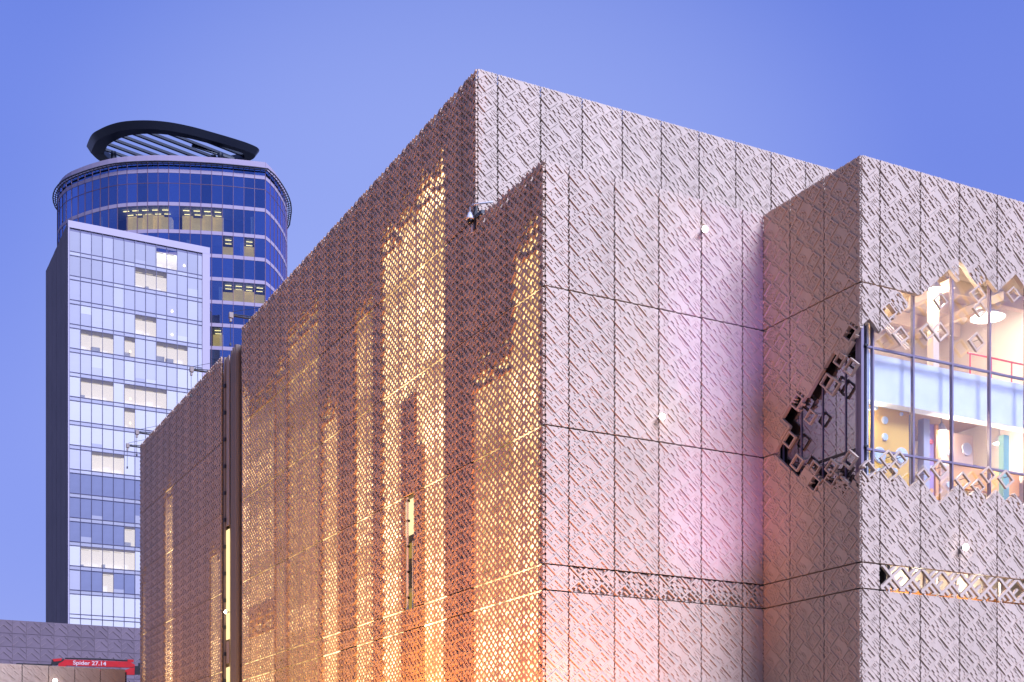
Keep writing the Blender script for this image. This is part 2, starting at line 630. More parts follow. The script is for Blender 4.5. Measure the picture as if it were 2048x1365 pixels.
# glowing openings behind the perforated wall: (t0, t1, z0, z1, level, upper level)
STRIPES = [
    (0.16, 2.02, 2.0, 17.4, 4.6, 3.2),
    (2.02, 4.70, 2.0, 14.4, 4.8, 2.0),
    (6.72, 8.54, 2.0, 22.1, 4.8, 3.8),
    (8.54, 9.20, 12.6, 21.9, 4.4, 4.0),
    (9.20, 10.33, 14.5, 21.7, 4.0, 3.4),
    (10.35, 12.25, 2.0, 21.5, 4.8, 3.6),
    (13.15, 14.90, 2.0, 19.8, 4.6, 2.4),
    (16.68, 18.70, 2.0, 16.9, 5.0, 2.6),
    (18.90, 23.10, 5.0, 21.6, 2.0, 1.7),
    (23.30, 24.80, 4.0, 20.6, 2.0, 1.5),
    (24.95, 28.80, 2.0, 9.6, 4.2, 3.0),
    (24.95, 28.80, 9.6, 20.0, 2.6, 2.0),
    (28.90, 30.20, 2.0, 21.2, 3.8, 2.9),
]
D_STRIPES = [(33.70, 35.80, 2.0, 14.2, 3.8, 2.6), (43.60, 45.70, 2.0, 19.4, 4.6, 3.0), (50.6, 51.6, 8.0, 15.6, 3.4, 2.6), (51.75, 52.15, 2.0, 12.0, 3.0, 1.5)]
def lit_state(stripes, xoff):
    """which diamonds of a panel are cut through: where the wall behind is glazed"""
    def f(x, z, q):
        tt = -(x + xoff); zz = z + 7.109
        for (t0, t1, z0, z1, lo, hi) in stripes:
            if t0 < tt < t1 and z0 < zz < z1:
                if (z1 - zz) < 1.4 * ((q * 7.3) % 1.0): return 0
                fe = 0.2 * ((q * 13.7) % 1.0)
                if tt - t0 < fe and not any(abs(o_[1] - t0) < 0.15 and o_[2] < zz < o_[3] for o_ in stripes): return 0
                if t1 - tt < fe and not any(abs(o_[0] - t1) < 0.15 and o_[2] < zz < o_[3] for o_ in stripes): return 0
                return 2 if max(lo, hi) > 2 else 1
        return 0
    return f
tcols = [(0.0, SEAM0)]
t = SEAM0
while t < END_A - 0.1:
    tcols.append((t, min(t + W, END_A))); t += W
for (t0, t1) in tcols:
    w = t1 - t0
    for (z0, z1) in rows_of(ROWS) + [(18.68, TOP_A)]:
        a0, a1 = t0, t1
        if z0 >= 18.6:
            if t1 <= 4.40: continue
            a0 = max(t0, 4.366)
        if t0 < 9.0 < t1 and abs(z0 - 7.109) < 0.01:
            a1 = 9.27                                   # the tall slot beside this panel stays open
        m1 = W - (a0 - t0) if t0 > 0.1 else w
        m0 = m1 - (a1 - a0)
        jag = abs(z1 - TOP_A) < 0.01 or (abs(z1 - 18.68) < 0.01 and t1 <= 4.40)
        me = panel_mesh(m0, m1, z0 - 7.109, z1 - 7.109, 'lattice', jag=jag, lvs=1.5, back=0.008, mname='warmed_clad', key=('L', a0), lit=lit_state(STRIPES, -a0 - m1))
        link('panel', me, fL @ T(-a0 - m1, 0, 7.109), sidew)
# rounded far end of the wall
def round_end(fr, x, z1, parent, mname='clad', r=0.85):
    pts = []
    for k in range(9):
        th = math.pi / 2 * k / 8
        pts.append((x - r * math.sin(th), r - r * math.cos(th)))
    pts += [(x - r, 1.6), (x, 1.6)]
    MB().use(mname).prism(pts, -1.7, z1).build('rounded_end', fr, parent, smooth=False)
round_end(fL, -END_A, TOP_A - 0.12, bld, 'warmed_clad')

def stripe_set(fr, parent, stripes, tmin, tmax, ztop, seed):
    rr = random.Random(seed)
    for (t0, t1, z0, z1, lo, hi) in stripes:
        b = MB()
        z = z0
        while z < z1 - 0.05:
            ze = min(z + rr.uniform(0.7, 1.5), z1)
            f = (z - z0) / max(1.0, (z1 - z0))
            # lamps at each floor: brighter low in the storey
            storey = ((z - 7.1) % 3.97) / 3.97
            lv = lo + (hi - lo) * f + rr.uniform(-0.6, 0.6) + (0.5 - storey) * 0.9
            lv = max(0, min(5, int(round(lv))))
            b.use('lit%d' % lv)
            b.box(-t1, -t0, 0.035, 0.06, z, ze - 0.01)
            z = ze
        link('lit_window', b.mesh('lit_window'), fr, parent)
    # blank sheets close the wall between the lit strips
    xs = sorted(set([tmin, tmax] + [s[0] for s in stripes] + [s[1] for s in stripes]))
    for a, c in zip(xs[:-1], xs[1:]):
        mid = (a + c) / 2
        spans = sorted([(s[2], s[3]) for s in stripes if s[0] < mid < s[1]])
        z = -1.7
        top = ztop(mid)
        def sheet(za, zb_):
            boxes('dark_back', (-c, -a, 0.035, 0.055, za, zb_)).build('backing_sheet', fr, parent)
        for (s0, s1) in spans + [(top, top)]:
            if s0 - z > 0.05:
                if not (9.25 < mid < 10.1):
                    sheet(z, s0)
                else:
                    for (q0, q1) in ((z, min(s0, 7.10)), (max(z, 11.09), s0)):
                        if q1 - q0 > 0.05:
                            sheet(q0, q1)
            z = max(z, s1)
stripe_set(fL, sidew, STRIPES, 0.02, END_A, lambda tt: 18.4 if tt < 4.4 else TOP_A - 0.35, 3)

# the tall slot in the side wall: a lit reveal with pipes, a dark cabinet and a shelf
slot = boxes('white_paint', (-10.2, -9.2, 0.88, 0.895, 7.1, 11.08)).build('slot_reveal', fL, bld)
emis('slot_light', (1.0, 0.78, 0.42), 1.3)
emis('slot_dim', (0.9, 0.55, 0.14), 0.45)
boxes('slot_light', (-10.6, -9.28, 0.20, 0.22, 9.75, 11.05)).build('lit_pane', fL, slot)
pieces('lit_pane', 'slot_dim', fL, slot, (-10.6, -9.28, 0.20, 0.22, 8.95, 9.5), (-10.6, -9.28, 0.20, 0.22, 7.15, 7.75))
mat('navy', (0.02, 0.02, 0.06), 0.5)
pieces('cabinet', 'navy', fL, slot, (-10.6, -9.28, 0.14, 0.3, 7.95, 8.93), (-10.6, -9.28, 0.14, 0.3, 9.5, 9.75))
MB().use('white_paint').tube([(-9.98, 0.03, 7.12), (-9.98, 0.03, 11.06)], 0.045).build('pipe', fL, slot)
MB().use('white_paint').tube([(-9.75, 0.13, 7.12), (-9.75, 0.13, 9.5)], 0.03).build('pipe', fL, slot)
for z in (7.5, 8.4, 9.3, 10.2, 10.9):
    boxes('dark_metal', (-10.06, -9.93, 0.0, 0.10, z, z + 0.08)).build('bracket', fL, slot)

# roofs
boxes('roofing', (0.3, 7.6, 0.3, 4.4, 18.1, 18.3)).build('roof', fB, bld)
boxes('roofing', (0.5, 24.0, 0.5, 25.5, 22.6, 22.8)).build('roof', fA, bld)
boxes('core', (1.6, 23.9, 25.4, 25.7, -1.7, 22.8), (23.7, 24.0, 0.3, 25.4, -1.7, 22.8)).build('rear_wall', fA, bld)

# ---- block C
fC = F_R(PC)
fCL = F_L(PC)                      # local x = -r (r back from the corner)
def interp(pts, x):
    if x <= pts[0][0]: return pts[0][1]
    for (a, b), (c, d) in zip(pts[:-1], pts[1:]):
        if x <= c: return b + (d - b) * (x - a) / (c - a)
    return pts[-1][1]
CR_UP = [(0, 13.95), (0.7, 13.88), (1.47, 14.6), (2.2, 14.95), (2.83, 15.55), (3.43, 15.75), (4.24, 16.1), (5.27, 15.8), (6.5, 16.2), (9, 16.2)]
CR_LO = [(0, 9.75), (0.7, 9.85), (1.47, 9.72), (2.24, 9.6), (3.03, 9.42), (3.83, 9.68), (4.65, 9.45), (5.48, 9.7), (6.5, 9.5), (9, 9.5)]
CR_RINGS = [(1.47, 13.76), (2.5, 14.04), (2.99, 14.11), (3.03, 15.03), (4.54, 15.49), (4.6, 15.05), (4.48, 14.06), (6.01, 15.75),
            (0.99, 10.13), (1.43, 10.18), (2.99, 10.07), (2.34, 9.8), (3.93, 9.85), (4.96, 10.15), (5.69, 10.09), (4.55, 9.75)]
CL_UP = [(0, 13.6), (0.67, 13.45), (1.42, 12.9), (2.2, 12.3), (2.88, 12.4), (3.35, 12.1), (3.64, 11.3)]
CL_LO = [(0, 9.7), (0.88, 9.75), (1.75, 10.0), (2.88, 10.4), (3.64, 11.2)]
CL_RINGS = [(0.39, 12.74), (1.42, 12.62), (1.15, 12.4), (2.15, 11.77), (3.12, 11.33), (1.2, 10.06), (0.45, 10.11), (0.85, 13.1), (2.75, 10.55), (2.0, 10.2)]

def sq_centre(A, B):
    a, b = Q * A + Q / 2, Q * B + Q / 2
    return W * (a + b) / (2 * N), H * (a - b) / (2 * N)
def make_mask(off, sgn, up, lo, rings, seed, xmax):
    """pattern square -> state, in the wall's own coordinates"""
    ringset = set()
    for (x, z) in rings:
        best = None
        A0, B0 = square_of(sgn * x - off if sgn > 0 else -x - off, z - 7.109)
        for A in range(A0 - 1, A0 + 2):
            for B in range(B0 - 1, B0 + 2):
                if (A + B) % 2: continue
                cx, cz = sq_centre(A, B)
                d = (cx - (sgn * x - off)) ** 2 + (cz - (z - 7.109)) ** 2
                if best is None or d < best[0]: best = (d, A, B)
        ringset.add((best[1], best[2]))
    mask_rings = ringset
    def mask(A, B):
        cx, cz = sq_centre(A, B)
        x = (cx + off) * sgn; z = cz + 7.109
        if x > xmax: return None
        u, l = interp(up, x), interp(lo, x)
        if l < z < u: return 'none'
        d = (z - u) if z >= u else (l - z)
        hsh = ((A * 73856093) ^ (B * 19349663) ^ seed) % 97 / 97.0
        if d < 0.35 and hsh < 0.55: return 'open'
        return None
    return mask, mask_rings

def ring_mesh():
    cw, ch = W / 32, H / 32
    def dia(c, r): return [(c[0] - r * cw * 2, c[1]), (c[0], c[1] - r * ch * 2), (c[0] + r * cw * 2, c[1]), (c[0], c[1] + r * ch * 2)]
    b = MB().use('clad')
    o_, i_ = dia((0, 0), 3.35), dia((0, 0), 2.6)
    y0, y1 = -0.045, 0.035
    for k in range(4):
        m_ = (k + 1) % 4
        b.poly([(o_[k][0], y0, o_[k][1]), (o_[m_][0], y0, o_[m_][1]), (i_[m_][0], y0, i_[m_][1]), (i_[k][0], y0, i_[k][1])])
        b.poly([(o_[k][0], y1, o_[k][1]), (i_[k][0], y1, i_[k][1]), (i_[m_][0], y1, i_[m_][1]), (o_[m_][0], y1, o_[m_][1])])
        b.poly([(o_[k][0], y0, o_[k][1]), (o_[k][0], y1, o_[k][1]), (o_[m_][0], y1, o_[m_][1]), (o_[m_][0], y0, o_[m_][1])])
        b.poly([(i_[k][0], y0, i_[k][1]), (i_[m_][0], y0, i_[m_][1]), (i_[m_][0], y1, i_[m_][1]), (i_[k][0], y1, i_[k][1])])
    # rod that holds the frame off the glazing
    b.use('steel').tube([(o_[2][0] * 0.5, 0.05, o_[3][1] * 0.42), (o_[2][0] * 0.5, 0.27, o_[3][1] * 0.42)], 0.012, 5)
    return b.mesh('diamond_ring')
RING = None
def put_rings(fr, spots, sgn, parent):
    global RING
    if RING is None: RING = ring_mesh()
    for k, (x, z) in enumerate(spots):
        sc_ = (1.0, 0.93, 1.06, 0.88)[k % 4]
        link('diamond_ring', RING, fr @ T(sgn * x, -0.01 * (k % 3), z) @ Matrix.Diagonal((sc_, 1, sc_, 1)), parent)

C_FIRST = 0.69
ccols = col_list(C_FIRST, 8.5)
mk, rset = make_mask(C_FIRST, 1, CR_UP, CR_LO, CR_RINGS, 11, 99)
frontw = pieces('backing_wall', 'dark_back', fC, bld, (0.03, 9.0, 0.16, 0.24, 16.7, 18.45), (0.03, 9.0, 0.16, 0.24, 7.16, 9.2), (0.03, C_FIRST, 0.16, 0.24, 6.3, 7.16),
               (0.03, 9.0, 0.16, 0.24, -1.7, 6.3))
for ci, (x0, x1, m0, m1) in enumerate(ccols):
    for (z0, z1) in rows_of(ROWS):
        glazed = 7.0 < z0 and z0 < 15.2
        band = abs(z0 - 6.366) < 0.01 and x0 > 0.5
        off = C_FIRST
        # pattern coordinates: x - C_FIRST, so seams stay in phase
        p0, p1 = x0 - off, x1 - off
        jag = abs(z1 - 18.68) < 0.01
        if glazed:
            me = panel_mesh(p0, p1, z0 - 7.109, z1 - 7.109, 'closed', jag=jag, mask=mk, back=0.11, key=('CR', ci))
        elif band:
            me = panel_mesh(p0 % W if p0 >= 0 else p0, (p0 % W if p0 >= 0 else p0) + (x1 - x0), z0 - 7.109, z1 - 7.109, 'sparse')
            link('panel', me, fC @ T(x0 - (p0 % W), 0, 7.109), frontw)
            continue
        else:
            me = panel_mesh(m0, m1, z0 - 7.109, z1 - 7.109, 'closed', jag=jag)
            link('panel', me, fC @ T(x0, 0, 7.109) @ seat() @ T(-m0, 0, 0), frontw)
            continue
        if len(me.polygons): link('panel', me, fC @ T(off, 0, 7.109), frontw)

mkL, rsetL = make_mask(0.0, -1, CL_UP, CL_LO, CL_RINGS, 29, 3.75)
sidec = pieces('side_backing_wall', 'warm_back', fCL, bld, (-4.4, -0.03, 0.1, 0.14, -1.7, 9.3), (-4.4, -0.03, 0.1, 0.14, 13.9, 18.4), (-4.4, -3.75, 0.1, 0.14, 9.3, 13.9))
for ci in range(3):
    r0, r1 = ci * W, min(4.39, (ci + 1) * W)
    for (z0, z1) in rows_of(ROWS):
        jag = abs(z1 - 18.68) < 0.01
        gl = 7.0 < z0 < 15.0
        me = panel_mesh(-r1, -r0, z0 - 7.109, z1 - 7.109, 'closed', jag=jag, mask=mkL if gl else None, back=0.10, key=('CL', ci))
        if len(me.polygons): link('panel', me, fCL @ T(0, 0, 7.109), sidec)
put_rings(fC, CR_RINGS, 1, frontw)
put_rings(fCL, CL_RINGS, -1, sidec)
boxes('roofing', (0.2, 9.0, 0.3, 12.0, 18.1, 18.3)).build('roof', fC, bld)
boxes('core', (8.7, 9.0, 0.3, 12.0, -1.7, 18.2)).build('end_wall', fC, bld)

# ---- glazing of block C
glass('clear_glass', (0.9, 0.92, 1.0), (0.97, 0.97, 0.97), 0.085, 0.8)
mat('dark_room', (0.12, 0.10, 0.11), 0.8)
winC = MB().use('mullion')
xs = [0.16, 0.69, 2.24, 3.79, 5.34, 6.89, 8.44]
winC.box(0.12, 0.20, 0.24, 0.36, 9.2, 16.7)
winC = winC.build('window', fC, bld)
for x in xs[1:]:
    boxes('mullion', (x - 0.028, x + 0.028, 0.24, 0.35, 9.2, 16.7)).build('mullion', fC, winC)
for z in (10.44, 13.38, 16.66, 9.22):
    for a, c in zip([0.20] + [q + 0.028 for q in xs[1:-1]], [q - 0.028 for q in xs[1:]]):
        boxes('mullion', (a, c, 0.25, 0.34, z - 0.028, z + 0.028)).build('transom', fC, winC)
for a, c in zip([0.20] + [q + 0.028 for q in xs[1:-1]], [q - 0.028 for q in xs[1:]]):
    for (z0, z1) in ((9.255, 10.405), (10.475, 13.345), (13.415, 16.625)):
        boxes('clear_glass', (a, c, 0.30, 0.302, z0, z1)).build('pane', fC, winC)
glass('smoked_glass', (0.80, 0.82, 0.9), (0.30, 0.28, 0.30), 0.30, 0.9)
winL = boxes('mullion', (-3.75, -0.03, 0.30, 0.36, 9.28, 9.34)).build('side_window', fCL, bld)
boxes('mullion', (-0.30, -0.12, 0.12, 0.22, 9.3, 13.9)).build('corner_post', fCL, winL)
lx = [0.03, 0.93, 1.93, 2.90, 3.75]
for x in lx[1:]:
    boxes('mullion', (-x - 0.02, -x + 0.02, 0.24, 0.34, 9.3, 13.9)).build('mullion', fCL, winL)
for a, c in zip(lx[:-1], lx[1:]):
    for (z0, z1) in ((9.36, 10.42), (10.48, 13.3), (13.36, 13.9)):
        boxes('smoked_glass', (-c + 0.026, -a - 0.026, 0.27, 0.272, z0, z1)).build('pane', fCL, winL)
    boxes('dark_metal', (-c + 0.026, -a - 0.026, 0.22, 0.32, 10.42, 10.48), (-c + 0.026, -a - 0.026, 0.22, 0.32, 13.3, 13.36)).build('transom', fCL, winL)

# ---- rooms behind the glazing
mat('room_wall', (0.80, 0.70, 0.60), 0.8)
mat('room_blue', (0.80, 0.82, 0.88), 0.8, noise=0.06, nscale=2)
mat('room_ceiling', (0.78, 0.70, 0.62), 0.8)
mat('floor_wood', (0.45, 0.32, 0.2), 0.5)
room = boxes('room_wall', (0.5, 8.7, 6.0, 6.2, 6.2, 16.8), (8.45, 8.69, 0.45, 6.0, 6.2, 16.8)).build('inner_wall', fC, bld)
boxes('room_blue', (0.42, 0.56, 0.46, 6.0, 9.2, 16.7)).build('partition', fC, room)
boxes('dark_room', (-4.3, -0.3, 0.405, 0.415, 9.2, 14.2)).build('dark_partition', fCL, room)
boxes('room_blue', (0.21, 0.655, 0.40, 0.415, 9.2, 16.6)).build('edge_panel', fC, room)
boxes('room_ceiling', (0.42, 8.7, 0.45, 6.0, 16.66, 16.85)).build('ceiling', fC, room)
boxes('room_blue', (0.60, 8.44, 0.62, 0.85, 12.15, 13.36), (0.60, 8.44, 0.62, 1.0, 12.0, 12.15)).build('bulkhead', fC, room)
boxes('floor_wood', (0.60, 8.44, 0.85, 6.0, 13.0, 13.3)).build('upper_floor', fC, room)
boxes('floor_wood', (0.42, 8.7, 0.45, 6.0, 9.05, 9.2)).build('lower_floor', fC, room)
mat('beam_paint', (0.78, 0.64, 0.50), 0.6)
for y in (1.6, 3.0, 4.4):
    boxes('beam_paint', (0.6, 8.4, y, y + 0.22, 16.2, 16.64)).build('ceiling_beam', fC, room)
for x in (2.0, 4.2, 6.4):
    boxes('beam_paint', (x, x + 0.18, 0.7, 6.0, 15.9, 16.18)).build('ceiling_beam', fC, room)
# the slit window band
mat('slit_orange', (0.75, 0.26, 0.05), 0.7)
slit = boxes('slit_orange', (C_FIRST, 8.6, 1.5, 1.6, 5.9, 6.78)).build('slit_window', fC, bld)
boxes('room_wall', (2.0, 8.6, 1.62, 1.7, 6.78, 7.6)).build('slit_wall', fC, slit)
boxes('core', (C_FIRST, 8.6, 0.26, 1.7, 5.8, 5.88), (C_FIRST, 8.6, 0.26, 1.7, 7.62, 7.7), (0.60, 0.68, 0.26, 1.7, 5.88, 7.62), (1.35, 1.42, 0.5, 1.7, 5.88, 7.62)).build('slit_lining', fC, slit)
for x in (1.45, 2.3, 2.85, 3.4, 4.1, 4.7, 5.3, 6.0):
    boxes('white_paint', (x, x + 0.06, 0.45, 0.52, 5.88, 7.6)).build('rail_post', fC, slit)

def point(name, loc, power, colr, radius=0.1, parent=None):
    d = bpy.data.lights.new(name, 'POINT')
    d.energy = power / EK; d.color = colr; d.shadow_soft_size = radius
    return link(name, d, loc, parent)

def pendant(loc, r, label, power, grp='pendant lamps in the glazed rooms'):
    o = thing('pendant_lamp', loc, label, 'lamp', grp)
    MB().use('white_paint').lathe([(0.02, 0.9), (0.02, 0.25), (0.06, 0.22), (r * 0.55, 0.14), (r, -0.02), (r * 0.97, -0.03), (r * 0.5, 0.1)], 20).build('shade', loc, o, smooth=True)
    MB().use('lamp_warm').lathe([(0.02, -0.08), (r * 0.55, -0.06), (r * 0.62, 0.0), (r * 0.3, 0.05)], 16).build('bulb', loc, o, smooth=True)
    point('lamp_light', loc @ T(0, 0, -0.25), power, (1.0, 0.86, 0.68), 0.2, o)
    return o
pendant(fC @ T(3.75, 0.9, 15.85), 0.20, 'small glowing pendant lamp under the upper ceiling beside the second mullion', 210)
pendant(fC @ T(6.35, 1.3, 15.55), 0.55, 'large round glowing pendant lamp in the upper glazed room', 380)
pendant(fC @ T(1.2, 2.6, 15.6), 0.25, 'pendant lamp deep in the upper room near the corner', 260)
pendant(fC @ T(1.10, 1.0, 11.85), 0.12, 'small round lamp hanging above the green play panel', 40)
pendant(fC @ T(4.6, 1.5, 11.8), 0.2, 'pendant lamp above the porthole cabinet in the lower room', 260)
pendant(fC @ T(7.2, 1.6, 11.8), 0.2, 'pendant lamp farthest along the lower glazed room', 260)
pendant(fC @ T(3.05, 0.9, 7.30), 0.10, 'small lamp behind the slit window band, nearer the building corner', 60)
pendant(fC @ T(5.6, 0.9, 7.30), 0.10, 'small lamp behind the slit window band, farther from the building corner', 60)

# play exhibits in the lower room
mat('yellow_board', (0.86, 0.50, 0.08), 0.5)
mat('green_board', (0.20, 0.52, 0.24), 0.5)
mat('red_paint', (0.70, 0.10, 0.10), 0.5)
mat('porthole_glass', (0.62, 0.72, 0.82), 0.15, coat=0.4)
mat('purple_board', (0.48, 0.32, 0.52), 0.5)
mat('orange_board', (0.85, 0.42, 0.14), 0.5)
mat('tan_board', (0.62, 0.42, 0.30), 0.5)
mat('teal_board', (0.35, 0.62, 0.52), 0.5)
mat('grey_board', (0.55, 0.52, 0.56), 0.5)
def disc(bm, x, z, r, y0, y1, seg=18):
    k = len(bm.v)
    for y in (y0, y1):
        for s in range(seg):
            th = 2 * math.pi * s / seg
            bm.v.append((x + r * math.cos(th), y, z + r * math.sin(th)))
    bm.f.append(tuple(k + s for s in range(seg))); bm.mi.append(bm.cur)
    for s in range(seg):
        t_ = (s + 1) % seg
        bm.f.append((k + s, k + seg + s, k + seg + t_, k + t_)); bm.mi.append(bm.cur)
m = fC @ T(0, 0, 9.2)
yb = thing('play_wall', m @ T(2.2, 1.2, 0), 'yellow play wall with round silver portholes behind the glazing', 'play wall')
boxes('yellow_board', (1.42, 2.92, 1.15, 1.28, 0, 2.9)).build('board', m, yb)
for (x, z, r) in ((1.75, 1.42, 0.21), (2.62, 1.50, 0.22), (1.95, 1.98, 0.10), (1.95, 2.48, 0.10), (1.72, 0.92, 0.10), (2.36, 1.02, 0.07), (1.60, 2.80, 0.06), (2.6, 2.75, 0.05), (2.0, 0.5, 0.15)):
    b = MB().use('white_paint'); disc(b, x, z, r * 1.16, 1.125, 1.15)
    p = b.build('porthole_rim', m, yb)
    b = MB().use('porthole_glass'); disc(b, x, z, r, 1.10, 1.125)
    b.build('porthole', m, p)
gb = thing('play_panel', m @ T(1.0, 1.4, 0), 'green play panel with red zigzag rails beside the yellow wall', 'play panel')
boxes('green_board', (0.60, 1.40, 1.38, 1.46, 0, 2.7)).build('board', m, gb)
b = MB().use('red_paint')
for (z0, z1) in ((0.4, 0.75), (1.05, 0.75), (1.55, 1.85), (2.15, 1.85)):
    b.tube([(0.7, 1.34, z0), (1.38, 1.34, z1)], 0.035)
b.build('zigzag_rail', m, gb)
for z in (1.3, 0.95, 1.62, 2.3):
    b = MB().use('porthole_glass'); disc(b, 0.78, z, 0.07, 1.34, 1.38); b.build('button', m, gb)
tag(boxes('grey_board', (3.02, 3.16, 1.2, 1.4, 0, 2.8)).build('white_column', m), 'slim white column between yellow wall and brown rack', 'column')
rk = thing('display_rack', m @ T(3.35, 1.5, 0), 'narrow brown display rack with square yellow tiles', 'rack')
boxes('tan_board', (3.24, 3.52, 1.5, 1.62, 0, 2.75)).build('board', m, rk)
for z in (0.3, 0.75, 1.2, 1.65, 2.1, 2.45):
    boxes('yellow_board', (3.30, 3.46, 1.46, 1.50, z, z + 0.26)).build('tile', m, rk)
tag(boxes('grey_board', (3.62, 3.86, 1.25, 1.5, 0, 2.8)).build('grey_column', m), 'broad grey column beside the purple panel', 'column')
pp = thing('play_panel', m @ T(4.05, 1.5, 0), 'purple play panel with white and orange ovals', 'play panel')
boxes('purple_board', (3.92, 4.28, 1.5, 1.58, 0, 2.75)).build('board', m, pp)
for k, z in enumerate((0.35, 0.7, 1.05, 1.4, 1.8, 2.2, 2.5)):
    b = MB().use(('white_paint', 'orange_board', 'red_paint')[k % 3]); disc(b, 4.02 + 0.14 * (k % 2), z, 0.075, 1.46, 1.5); b.build('oval', m, pp)
boxes('orange_board', (4.30, 4.42, 1.44, 1.58, 0, 2.75)).build('edge_strip', m, pp)
tp = thing('play_panel', m @ T(4.9, 1.5, 0), 'tan play panel with grey portholes in one column', 'play panel')
boxes('tan_board', (4.66, 5.14, 1.6, 1.68, 0, 2.7)).build('board', m, tp)
for k, z in enumerate((0.5, 1.0, 1.55, 2.0, 2.4)):
    b = MB().use('porthole_glass'); disc(b, 4.78 + 0.2 * (k % 2), z, 0.09, 1.56, 1.6); b.build('porthole', m, tp)
cb = thing('porthole_cabinet', m @ T(5.6, 1.6, 0), 'pink-brown cabinet with one round porthole on shelves', 'cabinet')
boxes('tan_board', (5.22, 6.05, 1.6, 1.9, 1.75, 2.65)).build('box', m, cb)
b = MB().use('grey_board'); disc(b, 5.75, 2.2, 0.2, 1.55, 1.6); b.build('porthole', m, cb)
boxes('orange_board', (5.22, 8.2, 1.7, 1.9, 1.0, 1.7)).build('panel', m, cb)
for k in range(7):
    boxes('tan_board', (5.22, 8.2, 1.6 + 0.15 * k, 1.66 + 0.15 * k, 0.12 + 0.11 * k, 0.17 + 0.11 * k)).build('slat', m, cb)
tag(boxes('teal_board', (6.62, 6.86, 0.9, 1.1, 0, 2.6)).build('teal_column', m), 'pale teal column at the end of the play area', 'column')
mu = fC @ T(0, 0, 13.3)
tag(boxes('beam_paint', (3.86, 4.10, 1.1, 1.35, 0, 2.6)).build('timber_column', mu), 'warm timber column in the upper glazed room', 'column')
rl = thing('railing', mu @ T(6, 1.2, 0), 'red railing on the upper floor behind the glass', 'railing')
b = MB().use('red_paint'); b.tube([(5.4, 1.2, 0.95), (8.3, 1.2, 0.95)], 0.03).build('rail', mu, rl)
for x in (5.5, 6.4, 7.3, 8.2):
    MB().use('red_paint').tube([(x, 1.2, 0), (x, 1.2, 0.95)], 0.025).build('post', mu, rl)
dk = thing('ceiling_truss', mu @ T(2.4, 2.0, 1.2), 'pale slanting ceiling pipes in the upper room', 'pipes')
for k in range(3):
    MB().use('white_paint').tube([(1.6, 2.0 + 0.1 * k, 2.5), (3.8, 2.0 + 0.1 * k, 1.1)], 0.025).build('pipe', mu, dk)

# ================================================================== REAR WING D
T0D, T1D, TOP_D = 33.55, 52.2, 23.03
PD = PB - V * 0 + V * T1D
wing = thing('rear_wing', frame(Vector((PD.x, PD.y, 0)), U, V), 'long brown clad wing beyond the pipe slot, with rounded far corner', 'building')
wcore = boxes('core', (-T1D, -T0D, 0.9, 1.2, -1.7, 22.5)).build('core_wall', fL, wing)
t = T0D
while t < T1D - 0.1:
    t1 = min(t + W, T1D)
    for (z0, z1) in rows_of(ROWS) + [(18.68, TOP_D)]:
        if abs(z0 - 2.366) < 0.01 and 45.9 < (t + t1) / 2 < 47.4:
            me = panel_mesh(0.35, t1 - t, z0 - 7.109, z1 - 7.109, 'lattice', lvs=1.5, back=0.008, mname='warmed_clad', key=('D', t), lit=lit_state(D_STRIPES, -t1))
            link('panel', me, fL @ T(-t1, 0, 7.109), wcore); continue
        me = panel_mesh(0.0, t1 - t, z0 - 7.109, z1 - 7.109, 'lattice', jag=z1 > 22, lvs=1.5, back=0.008, mname='warmed_clad', key=('D', t), lit=lit_state(D_STRIPES, -t1))
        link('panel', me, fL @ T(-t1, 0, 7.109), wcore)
    t += W
round_end(fL, -T1D, TOP_D - 0.1, wing, 'warmed_clad')
stripe_set(fL, wcore, D_STRIPES,
           T0D + 0.02, T1D, lambda tt: TOP_D - 0.3, 8)
boxes('roofing', (-T1D, -T0D, 0.3, 15.0, 22.2, 22.4)).build('roof', fL, wing)

# ---- pipe slot between the two
slot2 = thing('pipe_slot', fL @ T(-32.4, 1.4, -1.7), 'narrow lit slot with vertical pipes between the two clad walls', 'service slot')
boxes('warm_back', (-33.5, -30.7, 0.34, 0.40, -1.7, 23.0)).build('back_wall', fL, slot2)
emis('slot_strip', (1.0, 0.74, 0.36), 1.5)
emis('slot_strip_dim', (0.75, 0.52, 0.22), 0.05)
for (z0, z1, mm) in ((2.0, 7.3, 'slot_strip'), (7.5, 8.6, 'warm_back'), (8.7, 14.2, 'slot_strip'), (14.4, 22.9, 'warm_back')):
    boxes(mm, (-33.28, -32.75, 0.12, 0.16, z0, z1)).build('lit_strip', fL, slot2)
for (x, y, r) in ((-33.40, 0.10, 0.08), (-32.3, 0.22, 0.15), (-31.85, 0.2, 0.17), (-31.35, 0.15, 0.16)):
    MB().use('dark_steel').tube([(x, y, -1.7), (x, y, 22.95)], r).build('pipe', fL, slot2)
z = 2.5
while z < 22:
    boxes('dark_metal', (-33.45, -33.25, 0.02, 0.2, z, z + 0.18)).build('bracket', fL, slot2)
    boxes('dark_metal', (-31.55, -31.25, 0.04, 0.3, z + 0.6, z + 0.75)).build('bracket', fL, slot2)
    z += 1.35

